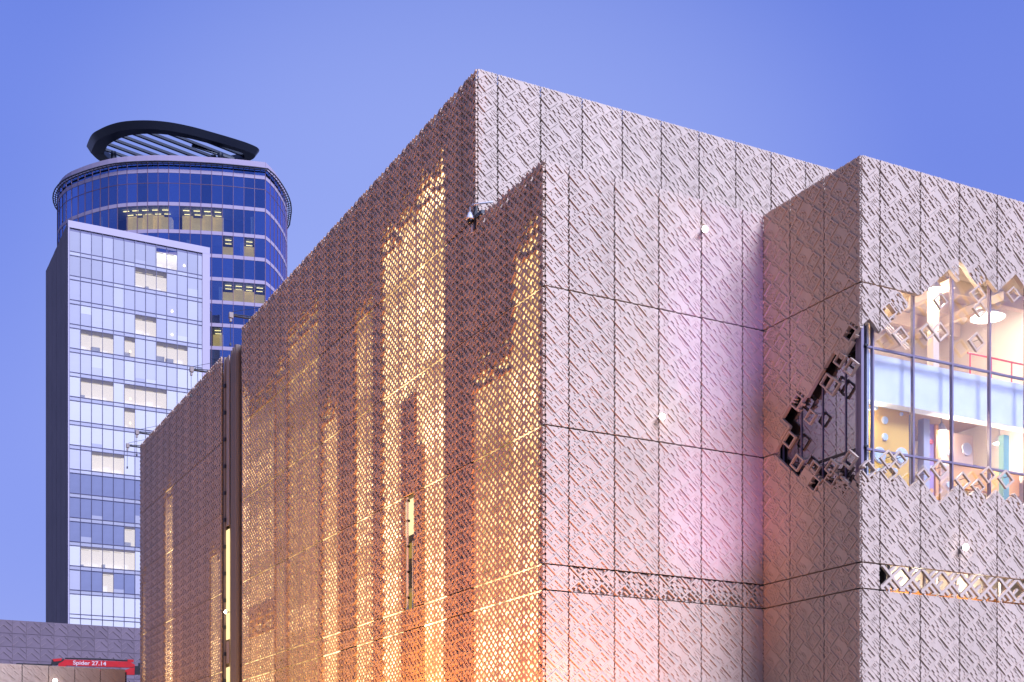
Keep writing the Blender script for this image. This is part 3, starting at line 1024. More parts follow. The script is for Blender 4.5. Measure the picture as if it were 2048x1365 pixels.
# ================================================================== LEDGE AND FAR CLAD WALL
P_end = PB + V * 53.3
fLe = frame(P_end, U, V)
ledge = thing('terrace_block', frame(Vector((P_end.x - 8, P_end.y - 4, 0)), U, V), 'low pinkish clad terrace block carrying the red lift boom', 'building')
lw = boxes('dark_back', (-26.0, -0.6, 0.16, 0.3, -1.7, 8.9)).build('backing_wall', fLe, ledge)
x = -0.7
while x > -14:
    for (z0, z1) in ((1.1, 5.1), (5.1, 9.07)):
        link('panel', panel_mesh(0, W, z0 - 9.07 + 7.94, z1 - 9.07 + 7.94, 'closed'), fLe @ T(x - W, 0, 9.07 - 7.94), lw)
    x -= W
boxes('concrete', (-26.0, -0.6, 0.3, 28.0, 8.45, 8.6)).build('roof_deck', fLe, ledge)
# far wall
PE = Vector((-45.6, 164.0, CH))
fE = frame(PE, U, V)
far = thing('far_clad_wall', frame(Vector((PE.x - 10, PE.y - 5, 0)), U, V), 'distant grey-mauve panelled wall behind the red boom', 'building')
fw = boxes('dark_back', (-40.0, 4.0, 0.16, 0.4, -1.7, 22.3)).build('backing_wall', fE, far)
FP = {}
def far_panel(v):
    if v not in FP:
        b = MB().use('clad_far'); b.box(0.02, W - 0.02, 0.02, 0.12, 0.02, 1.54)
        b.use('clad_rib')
        for q in range(4):
            c0 = 0.16 + 0.36 * q
            L = (0.9, 0.55, 0.75, 0.45)[(q + v) % 4]
            a = min(L, 1.5 - c0)
            if (q + v) % 2:
                xz = [(0.06, c0), (0.06, c0 + 0.07), (0.06 + a, c0 + 0.07 + a * 0.85), (0.06 + a, c0 + a * 0.85)]
            else:
                xz = [(W - 0.06 - a, c0 + a * 0.85), (W - 0.06 - a, c0 + 0.07 + a * 0.85), (W - 0.06, c0 + 0.07), (W - 0.06, c0)]
            xz = [(p_, min(z_, 1.5)) for p_, z_ in xz]
            k0 = len(b.v)
            b.v += [(p_, -0.05, z_) for p_, z_ in xz] + [(p_, 0.019, z_) for p_, z_ in xz]
            b.f.append((k0, k0 + 3, k0 + 2, k0 + 1)); b.mi.append(b.cur)
            for i_ in range(4):
                j_ = (i_ + 1) % 4
                b.f.append((k0 + i_, k0 + j_, k0 + 4 + j_, k0 + 4 + i_)); b.mi.append(b.cur)
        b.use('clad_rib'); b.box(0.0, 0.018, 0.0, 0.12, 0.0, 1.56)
        FP[v] = b.mesh('far_panel')
    return FP[v]
x = 3.0
while x > -22:
    for k in range(7):
        link('panel', far_panel(k % 2), fE @ T(x - W, 0, 22.4 - 1.56 * (k + 1)), fw)
    x -= W
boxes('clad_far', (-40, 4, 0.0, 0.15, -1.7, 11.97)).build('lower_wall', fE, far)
boxes('roofing', (-40, 4, 0.4, 14, 22.0, 22.2)).build('roof', fE, far)

# ================================================================== OFFICE TOWER F
PF = Vector((-73.2, 224.0, CH))
fF = frame(PF, U, V)
mat('tower_metal', (0.40, 0.33, 0.39), 0.5, 0.0, spec=0.2)
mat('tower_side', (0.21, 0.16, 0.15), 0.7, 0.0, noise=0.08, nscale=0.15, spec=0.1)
mat('tower_mullion', (0.06, 0.05, 0.10), 0.4, 0.3)
for i, (c, em) in enumerate((((0.35, 0.325, 0.36), 0.0), ((0.40, 0.37, 0.41), 0.0), ((0.45, 0.42, 0.455), 0.03), ((0.50, 0.47, 0.49), 0.07))):
    mat('blind%d' % i, c, 0.15, 0.0, emit=(1.0, 0.93, 0.85), es=em, spec=0.3, noise=0.03, nscale=0.4)  # bright sky reflection put into the pane colours, with a faint glow
mat('dusk_pane', (0.185, 0.185, 0.26), 0.1, 0.0, spec=0.8, noise=0.08, nscale=0.4)
glass('tower_glass', (0.85, 0.88, 1.0), (0.80, 0.80, 0.84), 0.10, 0.9)
tower = thing('office_tower', frame(Vector((PF.x, PF.y, 0)), U, V), 'rectangular office tower with pale gridded glass front in front of the round tower', 'tower')
WF, DF = 23.5, 23.2
ZT = 97.9
tcore = boxes('tower_side', (0.05, WF - 0.05, 3.2, DF, -1.7, ZT - 1.5), (0.0, 0.16, 0.12, 3.2, -1.7, ZT - 1.2)).build('core', fF, tower)
# side wall in tall panels with slanting seams
for k in range(10):
    y0 = 0.12 + k * 2.31
    boxes('tower_side', (-0.14 - 0.015 * (k % 2), -0.003, y0, y0 + 2.27, 10.0, ZT - 0.2)).build('side_panel', fF, tcore)
boxes('tower_metal', (-0.18, WF, -0.12, 0.35, ZT - 1.15, ZT)).build('parapet', fF, tower)
boxes('tower_metal', (22.2, WF, -0.10, 0.3, 10, ZT - 1.15), (-0.18, 0.02, -0.10, 0.1, 10, ZT - 1.15)).build('corner_pier', fF, tower)
MODF = 1.781
edges = [0.06 + MODF * k for k in range(13)] + [22.2]
FH = 4.0
floors = 17
ztop = ZT - 1.15
LIT = {  # (storeys from the top)
       # floor -> columns with a lit room behind clear glass
    0: (8, 9), 1: (6, 7, 8), 3: (6, 7), 4: (1, 2, 3, 5, 8, 9, 10), 6: (1, 2, 3, 5, 6, 7, 8), 7: (5,), 9: (2, 3, 4),
    12: (5,), 13: (1, 2, 3, 4, 5), 14: (3,)}
rt = random.Random(21)
pane_m, span_m = {}, {}
def shared_box(cache, key, mname, dims):
    kk = (key, mname)
    if kk not in cache: cache[kk] = boxes(mname, dims).mesh('pane')
    return cache[kk]
front = boxes('tower_mullion', (0.02, WF - 1.3, 0.10, 0.16, ztop - 0.5, ztop)).build('front', fF, tower)
for fl in range(floors):
    z1 = ztop - 0.5 - FH * fl
    z0 = z1 - 3.34
    for c in range(13):
        a, bq = edges[c], edges[c + 1]
        w = round(bq - a, 3)
        if 10 <= fl <= 12:
            nm = 'dusk_pane'
        elif fl == 14: nm = 'dusk_pane' if c in (1, 2, 4, 5) else 'blind1'
        elif fl >= 15: nm = 'blind3'
        else:
            q = min(3, 0.4 + fl * 0.42) + rt.uniform(-0.45, 0.45) - (0.5 if fl == 9 else 0)
            nm = 'blind%d' % max(0, min(3, int(round(q))))
        lit = c in LIT.get(fl, ())
        if lit: nm = 'tower_glass'
        me = shared_box(pane_m, w, nm, (0.0, w - 0.05, 0, 0.03, 0, 3.30))
        link('pane', me, fF @ T(a + 0.025, 0.06, z0 + 0.02), front)
        if not lit and fl < 15 and rt.random() < 0.16:
            hb_ = rt.choice((0.6, 0.9, 1.3))
            nm2 = 'blind%d' % rt.choice((1, 2, 3)) if nm != 'dusk_pane' else rt.choice(('blind0', 'dusk_pane'))
            me = shared_box(pane_m, (w, hb_), nm2, (0.0, w - 0.06, 0, 0.008, 0, hb_))
            link('blind', me, fF @ T(a + 0.03, 0.05, z0 + (0.03 if rt.random() < 0.7 else 3.27 - hb_)), front)  # pane piece with the sky reflection in its colour
        sp = 'blind%d' % (1 if (fl + c) % 5 else 2) if fl < 10 else ('blind0' if fl < 15 else 'blind3')
        me = shared_box(span_m, w, sp, (0.0, w - 0.05, 0, 0.03, 0, 0.56))
        link('spandrel', me, fF @ T(a + 0.025, 0.05, z0 - 0.61), front)
    for zz in (z0, z0 - 0.66):
        boxes('tower_mullion', (0.02, 22.2, -0.03, 0.10, zz - 0.045, zz + 0.045)).build('transom', fF, front)
for c in range(13):
    boxes('tower_mullion', (edges[c] - 0.035, edges[c] + 0.035, -0.06, 0.12, ztop - floors * FH - 1, ztop)).build('mullion', fF, front)
# rooms behind the clear panes
mat('office_wall', (0.72, 0.66, 0.52), 0.8)
mat('office_floor', (0.3, 0.28, 0.27), 0.8)
emis('office_light', (1.0, 0.86, 0.55), 1.0)
emis('office_spot', (1.0, 0.85, 0.45), 4.0)
mat('office_lit', (0.75, 0.68, 0.5), 0.8, emit=(1.0, 0.92, 0.80), es=1.3)  # room light put into wall and desk surfaces as emission
rooms = boxes('office_lit', (0.2, 22.2, 3.05, 3.19, 20, ztop)).build('inner_wall', fF, tower)
for fl in range(15):
    z1 = ztop - 0.5 - FH * fl
    z0 = z1 - 3.34
    boxes('office_floor', (0.2, 22.2, 0.2, 3.04, z0 - 0.5, z0)).build('floor_slab', fF, rooms)
    for c in LIT.get(fl, ()):
        a = edges[c]
        boxes('office_light', (a + 0.2, a + 1.5, 1.2, 1.5, z1 - 0.35, z1 - 0.3)).build('ceiling_light', fF, rooms)
        hgt = rt.uniform(0.7, 1.9)
        boxes('office_lit' if rt.random() < 0.7 else 'office_wall', (a + 0.1, a + rt.uniform(0.5, 1.6), 0.8, 1.5, z0, z0 + hgt * 0.6)).build('desk', fF, rooms)
for (fl, c, x, z) in ((4, 5, 1.1, 0.9), (6, 5, 1.1, 0.9), (7, 5, 1.1, 0.8), (2, 7, 0.9, 0.6), (2, 9, 0.9, 0.7), (3, 9, 0.9, 0.7), (1, 9, 0.6, 1.0), (0, 10, 1.2, 0.9)):
    z0 = ztop - 0.5 - FH * fl - 3.34
    MB().use('office_spot').lathe([(0.05, 0), (0.17, 0.12), (0.13, 0.3), (0.04, 0.42)], 10).build('desk_lamp', fF @ T(edges[c] + x, 0.02 if c in (9, 10) and fl in (2, 3, 0) else 0.6, z0 + z), rooms)

# ================================================================== ROUND TOWER G
def spline(pts, n):
    o = []
    m_ = len(pts)
    for i in range(m_ - 1):
        p0 = Vector(pts[max(i - 1, 0)]); p1 = Vector(pts[i]); p2 = Vector(pts[i + 1]); p3 = Vector(pts[min(i + 2, m_ - 1)])
        for k in range(n):
            t_ = k / n
            o.append(0.5 * ((2 * p1) + (p2 - p0) * t_ + (2 * p0 - 5 * p1 + 4 * p2 - p3) * t_ ** 2 + (3 * p1 - p0 - 3 * p2 + p3) * t_ ** 3))
    o.append(Vector(pts[-1]))
    return o
def resample(poly, step):
    o = [poly[0]]
    acc = 0
    for a, b_ in zip(poly[:-1], poly[1:]):
        d = (b_ - a).length
        pos = 0
        while acc + d - pos >= step:
            pos += step - acc
            o.append(a + (b_ - a) * (pos / d))
            acc = 0
        acc += d - pos
    return o
G_FRONT = [(-46.0, 252.7), (-49.9, 251.8), (-55.5, 250.75), (-63.1, 250.0), (-68.2, 250.1), (-72.9, 250.8), (-77.5, 252.7), (-81.7, 255.2), (-84.7, 257.6), (-87.5, 261.6), (-89.2, 266.5), (-89.2, 271.5), (-85.5, 277.5)]
G_SIDE = [(-46.0, 252.7), (-45.3, 255.0), (-44.7, 258.2), (-44.3, 262.5), (-44.4, 267.0), (-45.4, 272.5), (-47.5, 278.5), (-55, 284), (-66, 286.5), (-77, 284), (-85.5, 277.5)]
gf = resample(spline(G_FRONT, 12), 1.95)
gs = resample(spline(G_SIDE, 12), 1.95)
loop = [Vector(p) for p in gf] + [Vector((-85.5, 277.5))] + list(reversed(gs[1:]))
ctr = Vector((-66, 267))
def offset(poly, d):
    o = []
    n = len(poly)
    for i, p in enumerate(poly):
        tan = (poly[(i + 1) % n] - poly[i - 1]).normalized()
        nrm = Vector((tan.y, -tan.x))
        if nrm.dot(p - ctr) < 0: nrm = -nrm
        o.append(p + nrm * d)
    return o
mat('g_metal', (0.37, 0.29, 0.36), 0.5, 0.0, spec=0.2)
mat('g_mull', (0.16, 0.09, 0.13), 0.4, 0.3)
mat('g_core', (0.035, 0.04, 0.07), 0.7)
mat('g_ceiling', (0.22, 0.26, 0.36), 0.8)
mat('canopy', (0.012, 0.015, 0.028), 0.35, 0.0, spec=0.5)
glass('g_glass', (0.30, 0.44, 0.80), (0.78, 0.84, 0.84), 0.46, 0.95, randv=0.32)
glass('g_glass_lit', (0.26, 0.40, 0.78), (0.70, 0.72, 0.66), 0.16, 0.9)
glass('g_glass_side', (0.42, 0.52, 0.95), (0.5, 0.6, 0.8), 0.66, 0.97, randv=0.1)
gt = thing('round_tower', T(ctr.x, ctr.y, 0), 'round blue glass tower with lilac floor bands and a dark ring canopy on top', 'tower')
gcore = MB().use('g_core').prism([tuple(p) for p in offset(loop, -5.0)], 0, 119.5 + CH).build('core', T(), gt)
Z = lambda z: z + CH
bands = [118.7, 112.65, 107.6] + [103.4 - 4.26 * k for k in range(10)]
def ring_band(name, d0, d1, z0, z1, mname, parent, poly=None):
    po = offset(poly or loop, d1); pi = offset(poly or loop, d0)
    n = len(po)
    b = MB().use(mname)
    for i in range(n):
        j = (i + 1) % n
        b.poly([(*po[i], z0), (*po[j], z0), (*po[j], z1), (*po[i], z1)])
        b.poly([(*pi[i], z0), (*pi[j], z0), (*po[j], z0), (*po[i], z0)])
        b.poly([(*pi[i], z1), (*po[i], z1), (*po[j], z1), (*pi[j], z1)])
        b.poly([(*pi[i], z0), (*pi[i], z1), (*pi[j], z1), (*pi[j], z0)])
    return b.build(name, T(), parent)
def wall_seg(p, q, z0, z1, th, mname, name, parent, proud=0.0):
    d = (q - p); L = d.length
    xd = Vector((d.x / L, d.y / L, 0)); yd = Vector((-xd.y, xd.x, 0))
    mid = (p + q) / 2
    if yd.dot(Vector((mid.x - ctr.x, mid.y - ctr.y, 0))) > 0: yd = -yd
    fr = frame(Vector((p.x, p.y, 0)), xd, yd)
    b = MB().use(mname)
    b.box(0.0, L, -proud, th, z0, z1)
    return b.build(name, fr, parent)
nf = len(gf)
ns = 9
segs = [(gf[i], gf[i + 1], 'f') for i in range(nf - 1)] + [(gs[i], gs[i + 1], 's') for i in range(ns)]
LITG = {2: (9, 10, 11, 12, 13, 6, 7, 4, 5), 3: (1, 3), 5: (2, 3, 1, 0), 7: (4,), 8: (1, 2)}
mat('g_room', (0.7, 0.55, 0.3), 0.8, emit=(1.0, 0.74, 0.32), es=0.75, noise=0.3, nscale=0.5)  # lit-room brightness put into the wall as its own glow
emis('g_light', (1.0, 0.84, 0.45), 4.0)
for k, zb in enumerate(bands):
    hb = 0.66
    ring_band('slab', -4.9, -0.25, Z(zb - hb + 0.02), Z(zb - 0.02), 'g_ceiling', gt)
    for i, (p, q, wh) in enumerate(segs):
        wall_seg(p, q, Z(zb - hb), Z(zb), 0.2, 'g_metal', 'band_panel', gt, 0.06)
    zt = zb - hb
    znext = bands[k + 1] if k + 1 < len(bands) else zt - 3.4
    for i, (p, q, wh) in enumerate(segs):
        if i > nf - 4 and wh == 'f': continue
        litp = wh == 'f' and i in LITG.get({1: 2, 2: 3, 4: 5, 6: 7, 7: 8}.get(k, -1), ())
        pn = wall_seg(p, q, Z(znext), Z(zt), 0.03, 'g_glass_lit' if litp else 'g_glass' if wh == 'f' else 'g_glass_side', 'pane', gt)
        boxes_fr = WM[pn.name]
        if k == 0:
            boxes('g_mull', (0, (q - p).length, -0.04, 0.03, Z(zt - 1.95), Z(zt - 1.85))).build('transom', boxes_fr, pn)
        boxes('g_mull', (-0.05, 0.05, -0.10, 0.05, Z(znext), Z(zt + hb))).build('mullion', boxes_fr, pn)
        if wh == 'f' and k + 0 in (1, 2, 4, 6, 7):
            li = {1: 2, 2: 3, 4: 5, 6: 7, 7: 8}[k]
            if i in LITG.get(li, ()):
                boxes('g_light', (0.35, 1.5, 1.2, 1.45, Z(zt - 0.28), Z(zt - 0.22)), (0.35, 1.5, 2.9, 3.1, Z(zt - 0.28), Z(zt - 0.22))).build('ceiling_light', boxes_fr, pn)
                boxes('g_room', (0.0, 1.95, 2.4 + (i * 5 % 3) * 0.5, 3.9, Z(znext), Z(zt - (0.3 if i % 3 else 1.1)))).build('room_wall', boxes_fr, pn)
            elif (i * 7 + k * 3) % 5 == 0:
                boxes('office_wall', (0.1, 0.7, 0.5, 0.6, Z(znext), Z(zt - 0.9))).build('blind', boxes_fr, pn)
# lower drum (hidden behind the other buildings) and clerestory + parapet
ring_band('lower_wall', -0.4, 0.0, 0.0, Z(bands[-1] - 4.2), 'g_core', gt)
for i, (p, q, wh) in enumerate(segs):
    if i > nf - 4 and wh == 'f': continue
    pn = wall_seg(p, q, Z(118.7), Z(120.0), 0.03, 'g_glass', 'clerestory_pane', gt)
    boxes('g_mull', (-0.05, 0.05, -0.10, 0.05, Z(118.7), Z(120.0))).build('mullion', WM[pn.name], pn)
for i, (p, q, wh) in enumerate(segs):
    wall_seg(p, q, Z(120.0), Z(121.25), 0.4, 'g_metal', 'parapet_panel', gt, 0.08)
ring_band('roof_slab', -20.0, -0.4, Z(119.6), Z(120.0), 'g_core', gt)
# maintenance ring on brackets
po = offset(loop, 0.85); pi_ = offset(loop, 0.42)
b = MB().use('dark_metal')
b.tube([(*p, Z(119.75)) for p in po] + [(*po[0], Z(119.75))], 0.13, 6)
b.tube([(*p, Z(119.6)) for p in pi_] + [(*pi_[0], Z(119.6))], 0.10, 6)
rg = b.build('maintenance_ring', T(), gt)
base = offset(loop, 0.1)
bm_ = MB().use('dark_metal')
for i in range(len(loop)):
    j = (i + 1) % len(loop)
    for f in (0, 0.5):
        a = po[i].lerp(po[j], f); c = base[i].lerp(base[j], f)
        MB().use('dark_metal').tube([(*a, Z(119.75)), (*c, Z(119.45))], 0.07, 5).build('bracket', T(), rg)

# ring canopy
ZC = 127.35
CO = [(182.5, 303.5), (190.8, 282.6), (204.7, 272.9), (227, 263), (254.8, 257), (296.6, 255.6), (338, 259), (380, 267.3), (421.8, 278.0), (463.6, 288.8), (494, 294.5)]
# plan outline (metres), near edge, tip, far edge
plan = [(-81.30, 261.60), (-79.10, 257.50), (-77.25, 255.68), (-74.60, 253.85), (-71.65, 252.70), (-67.70, 252.40), (-64.00, 253.05), (-60.40, 254.60),
        (-57.00, 256.70), (-53.50, 259.05), (-51.10, 260.9), (-49.80, 262.6), (-50.70, 264.3), (-52.9, 265.4), (-55.6, 266.4), (-61.5, 268.3), (-69.0, 269.5), (-76.0, 268.3), (-80.2, 265.4)]
sp = spline(plan + [plan[0]], 5)[:-1]
cc = Vector((-66, 261))
def inset(poly, d):
    o = []
    n = len(poly)
    for i, p in enumerate(poly):
        tan = (poly[(i + 1) % n] - poly[i - 1]).normalized()
        nrm = Vector((tan.y, -tan.x))
        if nrm.dot(p - cc) < 0: nrm = -nrm
        o.append(p - nrm * d)
    return o
def inset_var(poly, d0, d1):
    a_, b__ = inset(poly, 1.0), poly
    o = []
    for p, q in zip(b__, a_):
        f_ = min(1, max(0, (p.x + 80) / 28))
        o.append(p + (q - p) * (d0 + (d1 - d0) * f_))
    return o
inn = inset_var(sp, 2.3, 1.2)
inn = [p if p.x < -51.9 else Vector((-51.9, p.y * 0.5 + 262.5 * 0.5)) for p in inn]
up = inset(sp, -0.8)
b = MB().use('canopy')
n = len(sp)
for i in range(n):
    j = (i + 1) % n
    b.poly([(*inn[i], Z(ZC)), (*inn[j], Z(ZC)), (*sp[j], Z(ZC)), (*sp[i], Z(ZC))])
    b.poly([(*sp[i], Z(ZC)), (*sp[j], Z(ZC)), (*up[j], Z(ZC + 1.2)), (*up[i], Z(ZC + 1.2))])
    b.poly([(*up[i], Z(ZC + 1.2)), (*up[j], Z(ZC + 1.2)), (*inn[j], Z(ZC + 1.1)), (*inn[i], Z(ZC + 1.1))])
    b.poly([(*inn[i], Z(ZC + 1.1)), (*inn[j], Z(ZC + 1.1)), (*inn[j], Z(ZC)), (*inn[i], Z(ZC))])
cano = b.build('ring_canopy', T(), gt)
sd = Vector((0.72, 0.69)).normalized(); sn = Vector((sd.y, -sd.x))
def cross_line(poly, o_, d_):
    hits = []
    n_ = len(poly)
    nn = Vector((d_.y, -d_.x))
    for i in range(n_):
        a, c = poly[i], poly[(i + 1) % n_]
        da, dc = (a - o_).dot(nn), (c - o_).dot(nn)
        if da * dc < 0:
            f = da / (da - dc)
            hits.append((a + (c - a) * f - o_).dot(d_))
    return (min(hits), max(hits)) if len(hits) >= 2 else None
mids = inset_var(sp, 1.8, 0.8)
for k in range(-6, 7):
    o_ = cc + sn * (k * 2.35 + 0.4)
    hh = cross_line(mids, o_, sd)
    if not hh or hh[1] - hh[0] < 1.2: continue
    a = o_ + sd * hh[0]
    fr = frame(Vector((a.x, a.y, 0)), Vector((sd.x, sd.y, 0)), Vector((-sd.y, sd.x, 0)))
    boxes('canopy', (0, hh[1] - hh[0], -0.26, 0.26, Z(ZC + 0.4), Z(ZC + 0.85))).build('slat', fr, cano)
# cross truss and posts
tr = boxes('canopy', (-0.2, 0.2, -6.0, 3.5, Z(ZC + 0.1), Z(ZC + 0.5))).build('cross_beam', T(-56.5, 263.0, 0) @ Matrix.Rotation(R(-52), 4, 'Z'), cano)
for (x, y) in ((-77, 262), (-72, 267), (-58, 263.5), (-56.5, 262.6), (-64, 266.5)):
    MB().use('canopy').tube([(x, y, Z(119.9)), (x, y, Z(ZC + 0.4))], 0.55, 10).build('post', T(), cano)
# plant box behind the parapet for the maintenance cradle
cr_ = thing('maintenance_cradle', T(-80.9, 257.9, Z(121.2)), 'small white and dark maintenance cradle perched on the round tower parapet', 'cradle')
fcr = T(-81.1, 258.4, Z(120.9)) @ Matrix.Rotation(R(-25), 4, 'Z')
boxes('dark_metal', (-1.6, 1.6, -0.6, 0.6, 0.0, 0.45)).build('platform', fcr, cr_)
boxes('white_paint', (-0.9, 1.5, -0.45, 0.45, 0.75, 1.6), (0.1, 0.5, -0.4, 0.4, 0.45, 0.75)).build('housing', fcr, cr_)
b = MB().use('steel')
for x in (-1.6, -1.0, 1.6, 2.3):
    b.tube([(x, -0.6, 0.2), (x, -0.6, 1.5)], 0.05, 5)
b.tube([(-1.6, -0.6, 1.5), (-1.0, -0.6, 1.5)], 0.05, 5); b.tube([(1.6, -0.6, 1.5), (2.3, -0.6, 1.5)], 0.05, 5)
b.build('handrail', fcr, cr_)

# ================================================================== RED LIFT BOOM
mat('red_machine', (0.50, 0.012, 0.015), 0.45, 0.0, coat=0.15, noise=0.12, nscale=2.5)
mat('rubber', (0.015, 0.012, 0.012), 0.7)
PBm = Vector((-35.6, 104.8, CH + 11.45))
fBm = frame(PBm, Vector((1, 0.16, 0)).normalized(), Vector((-0.16, 1, 0)).normalized()) @ Matrix.Rotation(R(1.0), 4, 'Y')
bm_t = thing('lift_boom', fBm @ T(3.2, 0, -2.7), 'folded red lift boom with white lettering lying above the terrace block', 'lift')
b = MB().use('red_machine')
b.prism([(0.75, 0), (6.35, 0), (6.35, 0.0)], 0, 0) if False else None
def xz_prism(b, pts, y0, y1):
    k = len(b.v); n_ = len(pts)
    b.v += [(p[0], y0, p[1]) for p in pts] + [(p[0], y1, p[1]) for p in pts]
    b.f.append(tuple(k + i for i in range(n_))); b.mi.append(b.cur)
    b.f.append(tuple(k + n_ + i for i in reversed(range(n_)))); b.mi.append(b.cur)
    for i in range(n_):
        j = (i + 1) % n_
        b.f.append((k + i, k + n_ + i, k + n_ + j, k + j)); b.mi.append(b.cur)
xz_prism(b, [(0.55, 0.10), (0.95, 0.42), (5.9, 0.42), (6.25, 0.2), (6.25, 0.05), (5.9, -0.04), (1.1, -0.04), (0.9, -0.42), (0.5, -0.42)], -0.2, 0.2)
b.build('upper_boom', fBm, bm_t)
b = MB().use('red_machine'); xz_prism(b, [(1.0, -0.32), (5.6, -0.22), (6.0, -0.05), (6.3, 0.0), (6.35, -0.45), (6.2, -0.6), (1.0, -0.6)], -0.16, 0.16); b.build('lower_boom', fBm, bm_t)
b = MB().use('rubber'); xz_prism(b, [(0.05, 0.38), (1.0, 0.44), (0.9, 0.3), (0.3, -0.05), (0.0, 0.0)], -0.22, 0.22); b.build('jib_head', fBm, bm_t)
b = MB().use('red_machine'); xz_prism(b, [(0.1, 0.42), (0.8, 0.5), (0.75, 0.3), (0.2, 0.22)], -0.24, 0.24); b.build('jib_cover', fBm, bm_t)
MB().use('rubber').tube([(1.0, -0.05, 0.52), (3.5, -0.05, 0.55), (5.75, -0.05, 0.50)], 0.06).build('hose', fBm, bm_t)
boxes('red_machine', (5.7, 6.15, -0.12, 0.12, 0.40, 0.60)).build('end_bracket', fBm, bm_t)
boxes('rubber', (6.26, 7.4, -0.18, 0.18, -0.55, 0.1), (6.5, 6.9, -0.14, 0.14, 0.1, 0.35), (-2.6, 0.05, -0.12, 0.12, -0.35, 0.02)).build('linkage', fBm, bm_t)
boxes('rubber', (1.4, 2.6, -0.45, 0.9, -2.75, -0.62), (4.0, 5.0, -0.45, 0.9, -2.75, -0.62)).build('chassis', fBm, bm_t)
mat('lettering', (0.66, 0.52, 0.50), 0.5)
def text_mesh(s, size, wx=1.0):
    cu = bpy.data.curves.new('lettering', 'FONT')
    cu.body = s; cu.size = size; cu.extrude = 0.004; cu.offset = 0.006
    to = bpy.data.objects.new('tmp_text', cu)
    col.objects.link(to)
    dg = bpy.context.evaluated_depsgraph_get()
    me = bpy.data.meshes.new_from_object(to.evaluated_get(dg))
    bpy.data.objects.remove(to)
    bpy.data.curves.remove(cu)
    me.materials.clear(); me.materials.append(M['lettering'])
    me.transform(Matrix.Diagonal((wx, 1, 1, 1)))
    return me
RX = Matrix.Rotation(R(90), 4, 'X')
link('lettering', text_mesh('Spider 27.14', 0.44, 1.12), fBm @ T(1.62, -0.212, 0.05) @ RX, bm_t)
for k, (a_, w_) in enumerate(((0.0, 0.10), (0.14, 0.06), (0.30, 0.12), (0.45, 0.09), (0.56, 0.11), (0.70, 0.08), (0.80, 0.12))):
    boxes('lettering', (4.2 + a_, 4.2 + a_ + w_, -0.168, -0.161, -0.40, -0.32 + 0.05 * (k == 2))).build('worn_marking', fBm, bm_t)

# ================================================================== SMALL THINGS ON THE WALLS
# dome camera on the roof edge
mc = fL @ T(-4.55, -0.10, 18.62) @ Matrix.Scale(0.85, 4)
cctv = thing('dome_camera', mc, 'white dome security camera on a bent arm at the inner roof corner', 'camera')
MB().use('white_paint').tube([(0.95, 0.35, 0.42), (0.35, 0.05, 0.52), (0.12, -0.05, 0.56), (0.0, -0.08, 0.50), (0.0, -0.08, 0.30)], 0.035, 8).build('arm', mc, cctv, True)
MB().use('white_paint').lathe([(0.04, 0.34), (0.07, 0.30), (0.15, 0.12), (0.16, 0.06), (0.13, 0.05)], 18).build('housing', mc @ T(0, -0.08, 0), cctv, True)
MB().use('black_plastic').lathe([(0.12, 0.05), (0.12, 0.0), (0.09, -0.07), (0.03, -0.11)], 18).build('dome', mc @ T(0, -0.08, 0), cctv, True)
boxes('dark_metal', (0.12, 0.24, 0.0, 0.10, -0.35, 0.5), (0.2, 0.75, 0.02, 0.3, 0.02, 0.16)).build('mount', mc, cctv)
boxes('white_paint', (-0.02, 0.04, -0.02, 0.02, -0.42, -0.16)).build('cable_clip', mc, cctv)

def wall_lamp(mw, label, size=0.095, mname='lamp_white', power=6, c=(1, 0.95, 0.9)):
    o = thing('wall_floodlight', mw, label, 'floodlight', 'small floodlights in the facade joints')
    MB().use('steel').tube([(0, 0.05, 0), (0, -0.16, -0.02)], 0.02, 6).build('arm', mw, o)
    fr = mw @ T(0, -0.2, -0.02) @ Matrix.Rotation(R(90), 4, 'X')
    MB().use('dark_metal').lathe([(size * 0.5, -0.08), (size * 0.85, -0.04), (size * 0.95, 0.02), (size * 0.9, 0.02)], 12).build('housing', fr, o)
    MB().use(mname).lathe([(size * 0.95, 0.021), (size * 1.0, 0.06), (size * 0.8, 0.10), (size * 0.35, 0.13)], 12).build('lens', fr, o)
    return o
wall_lamp(fB @ T(5.40, 0, 17.67), 'bright floodlight high in a joint of the purple-washed wall')
wall_lamp(fB @ T(3.84, 0, 11.79), 'bright floodlight mid-height on the central pale wall', 0.09)
wall_lamp(fC @ T(3.80, 0, 7.85), 'bright floodlight above the slit window band', 0.10)
wall_lamp(fLe @ T(-5.0, 0, 8.15), 'bright floodlight on the low terrace block below the red boom', 0.13)
wall_lamp(fL @ T(-32.75, 0.2, 10.05), 'warm floodlight inside the pipe slot', 0.09, 'lamp_warm')

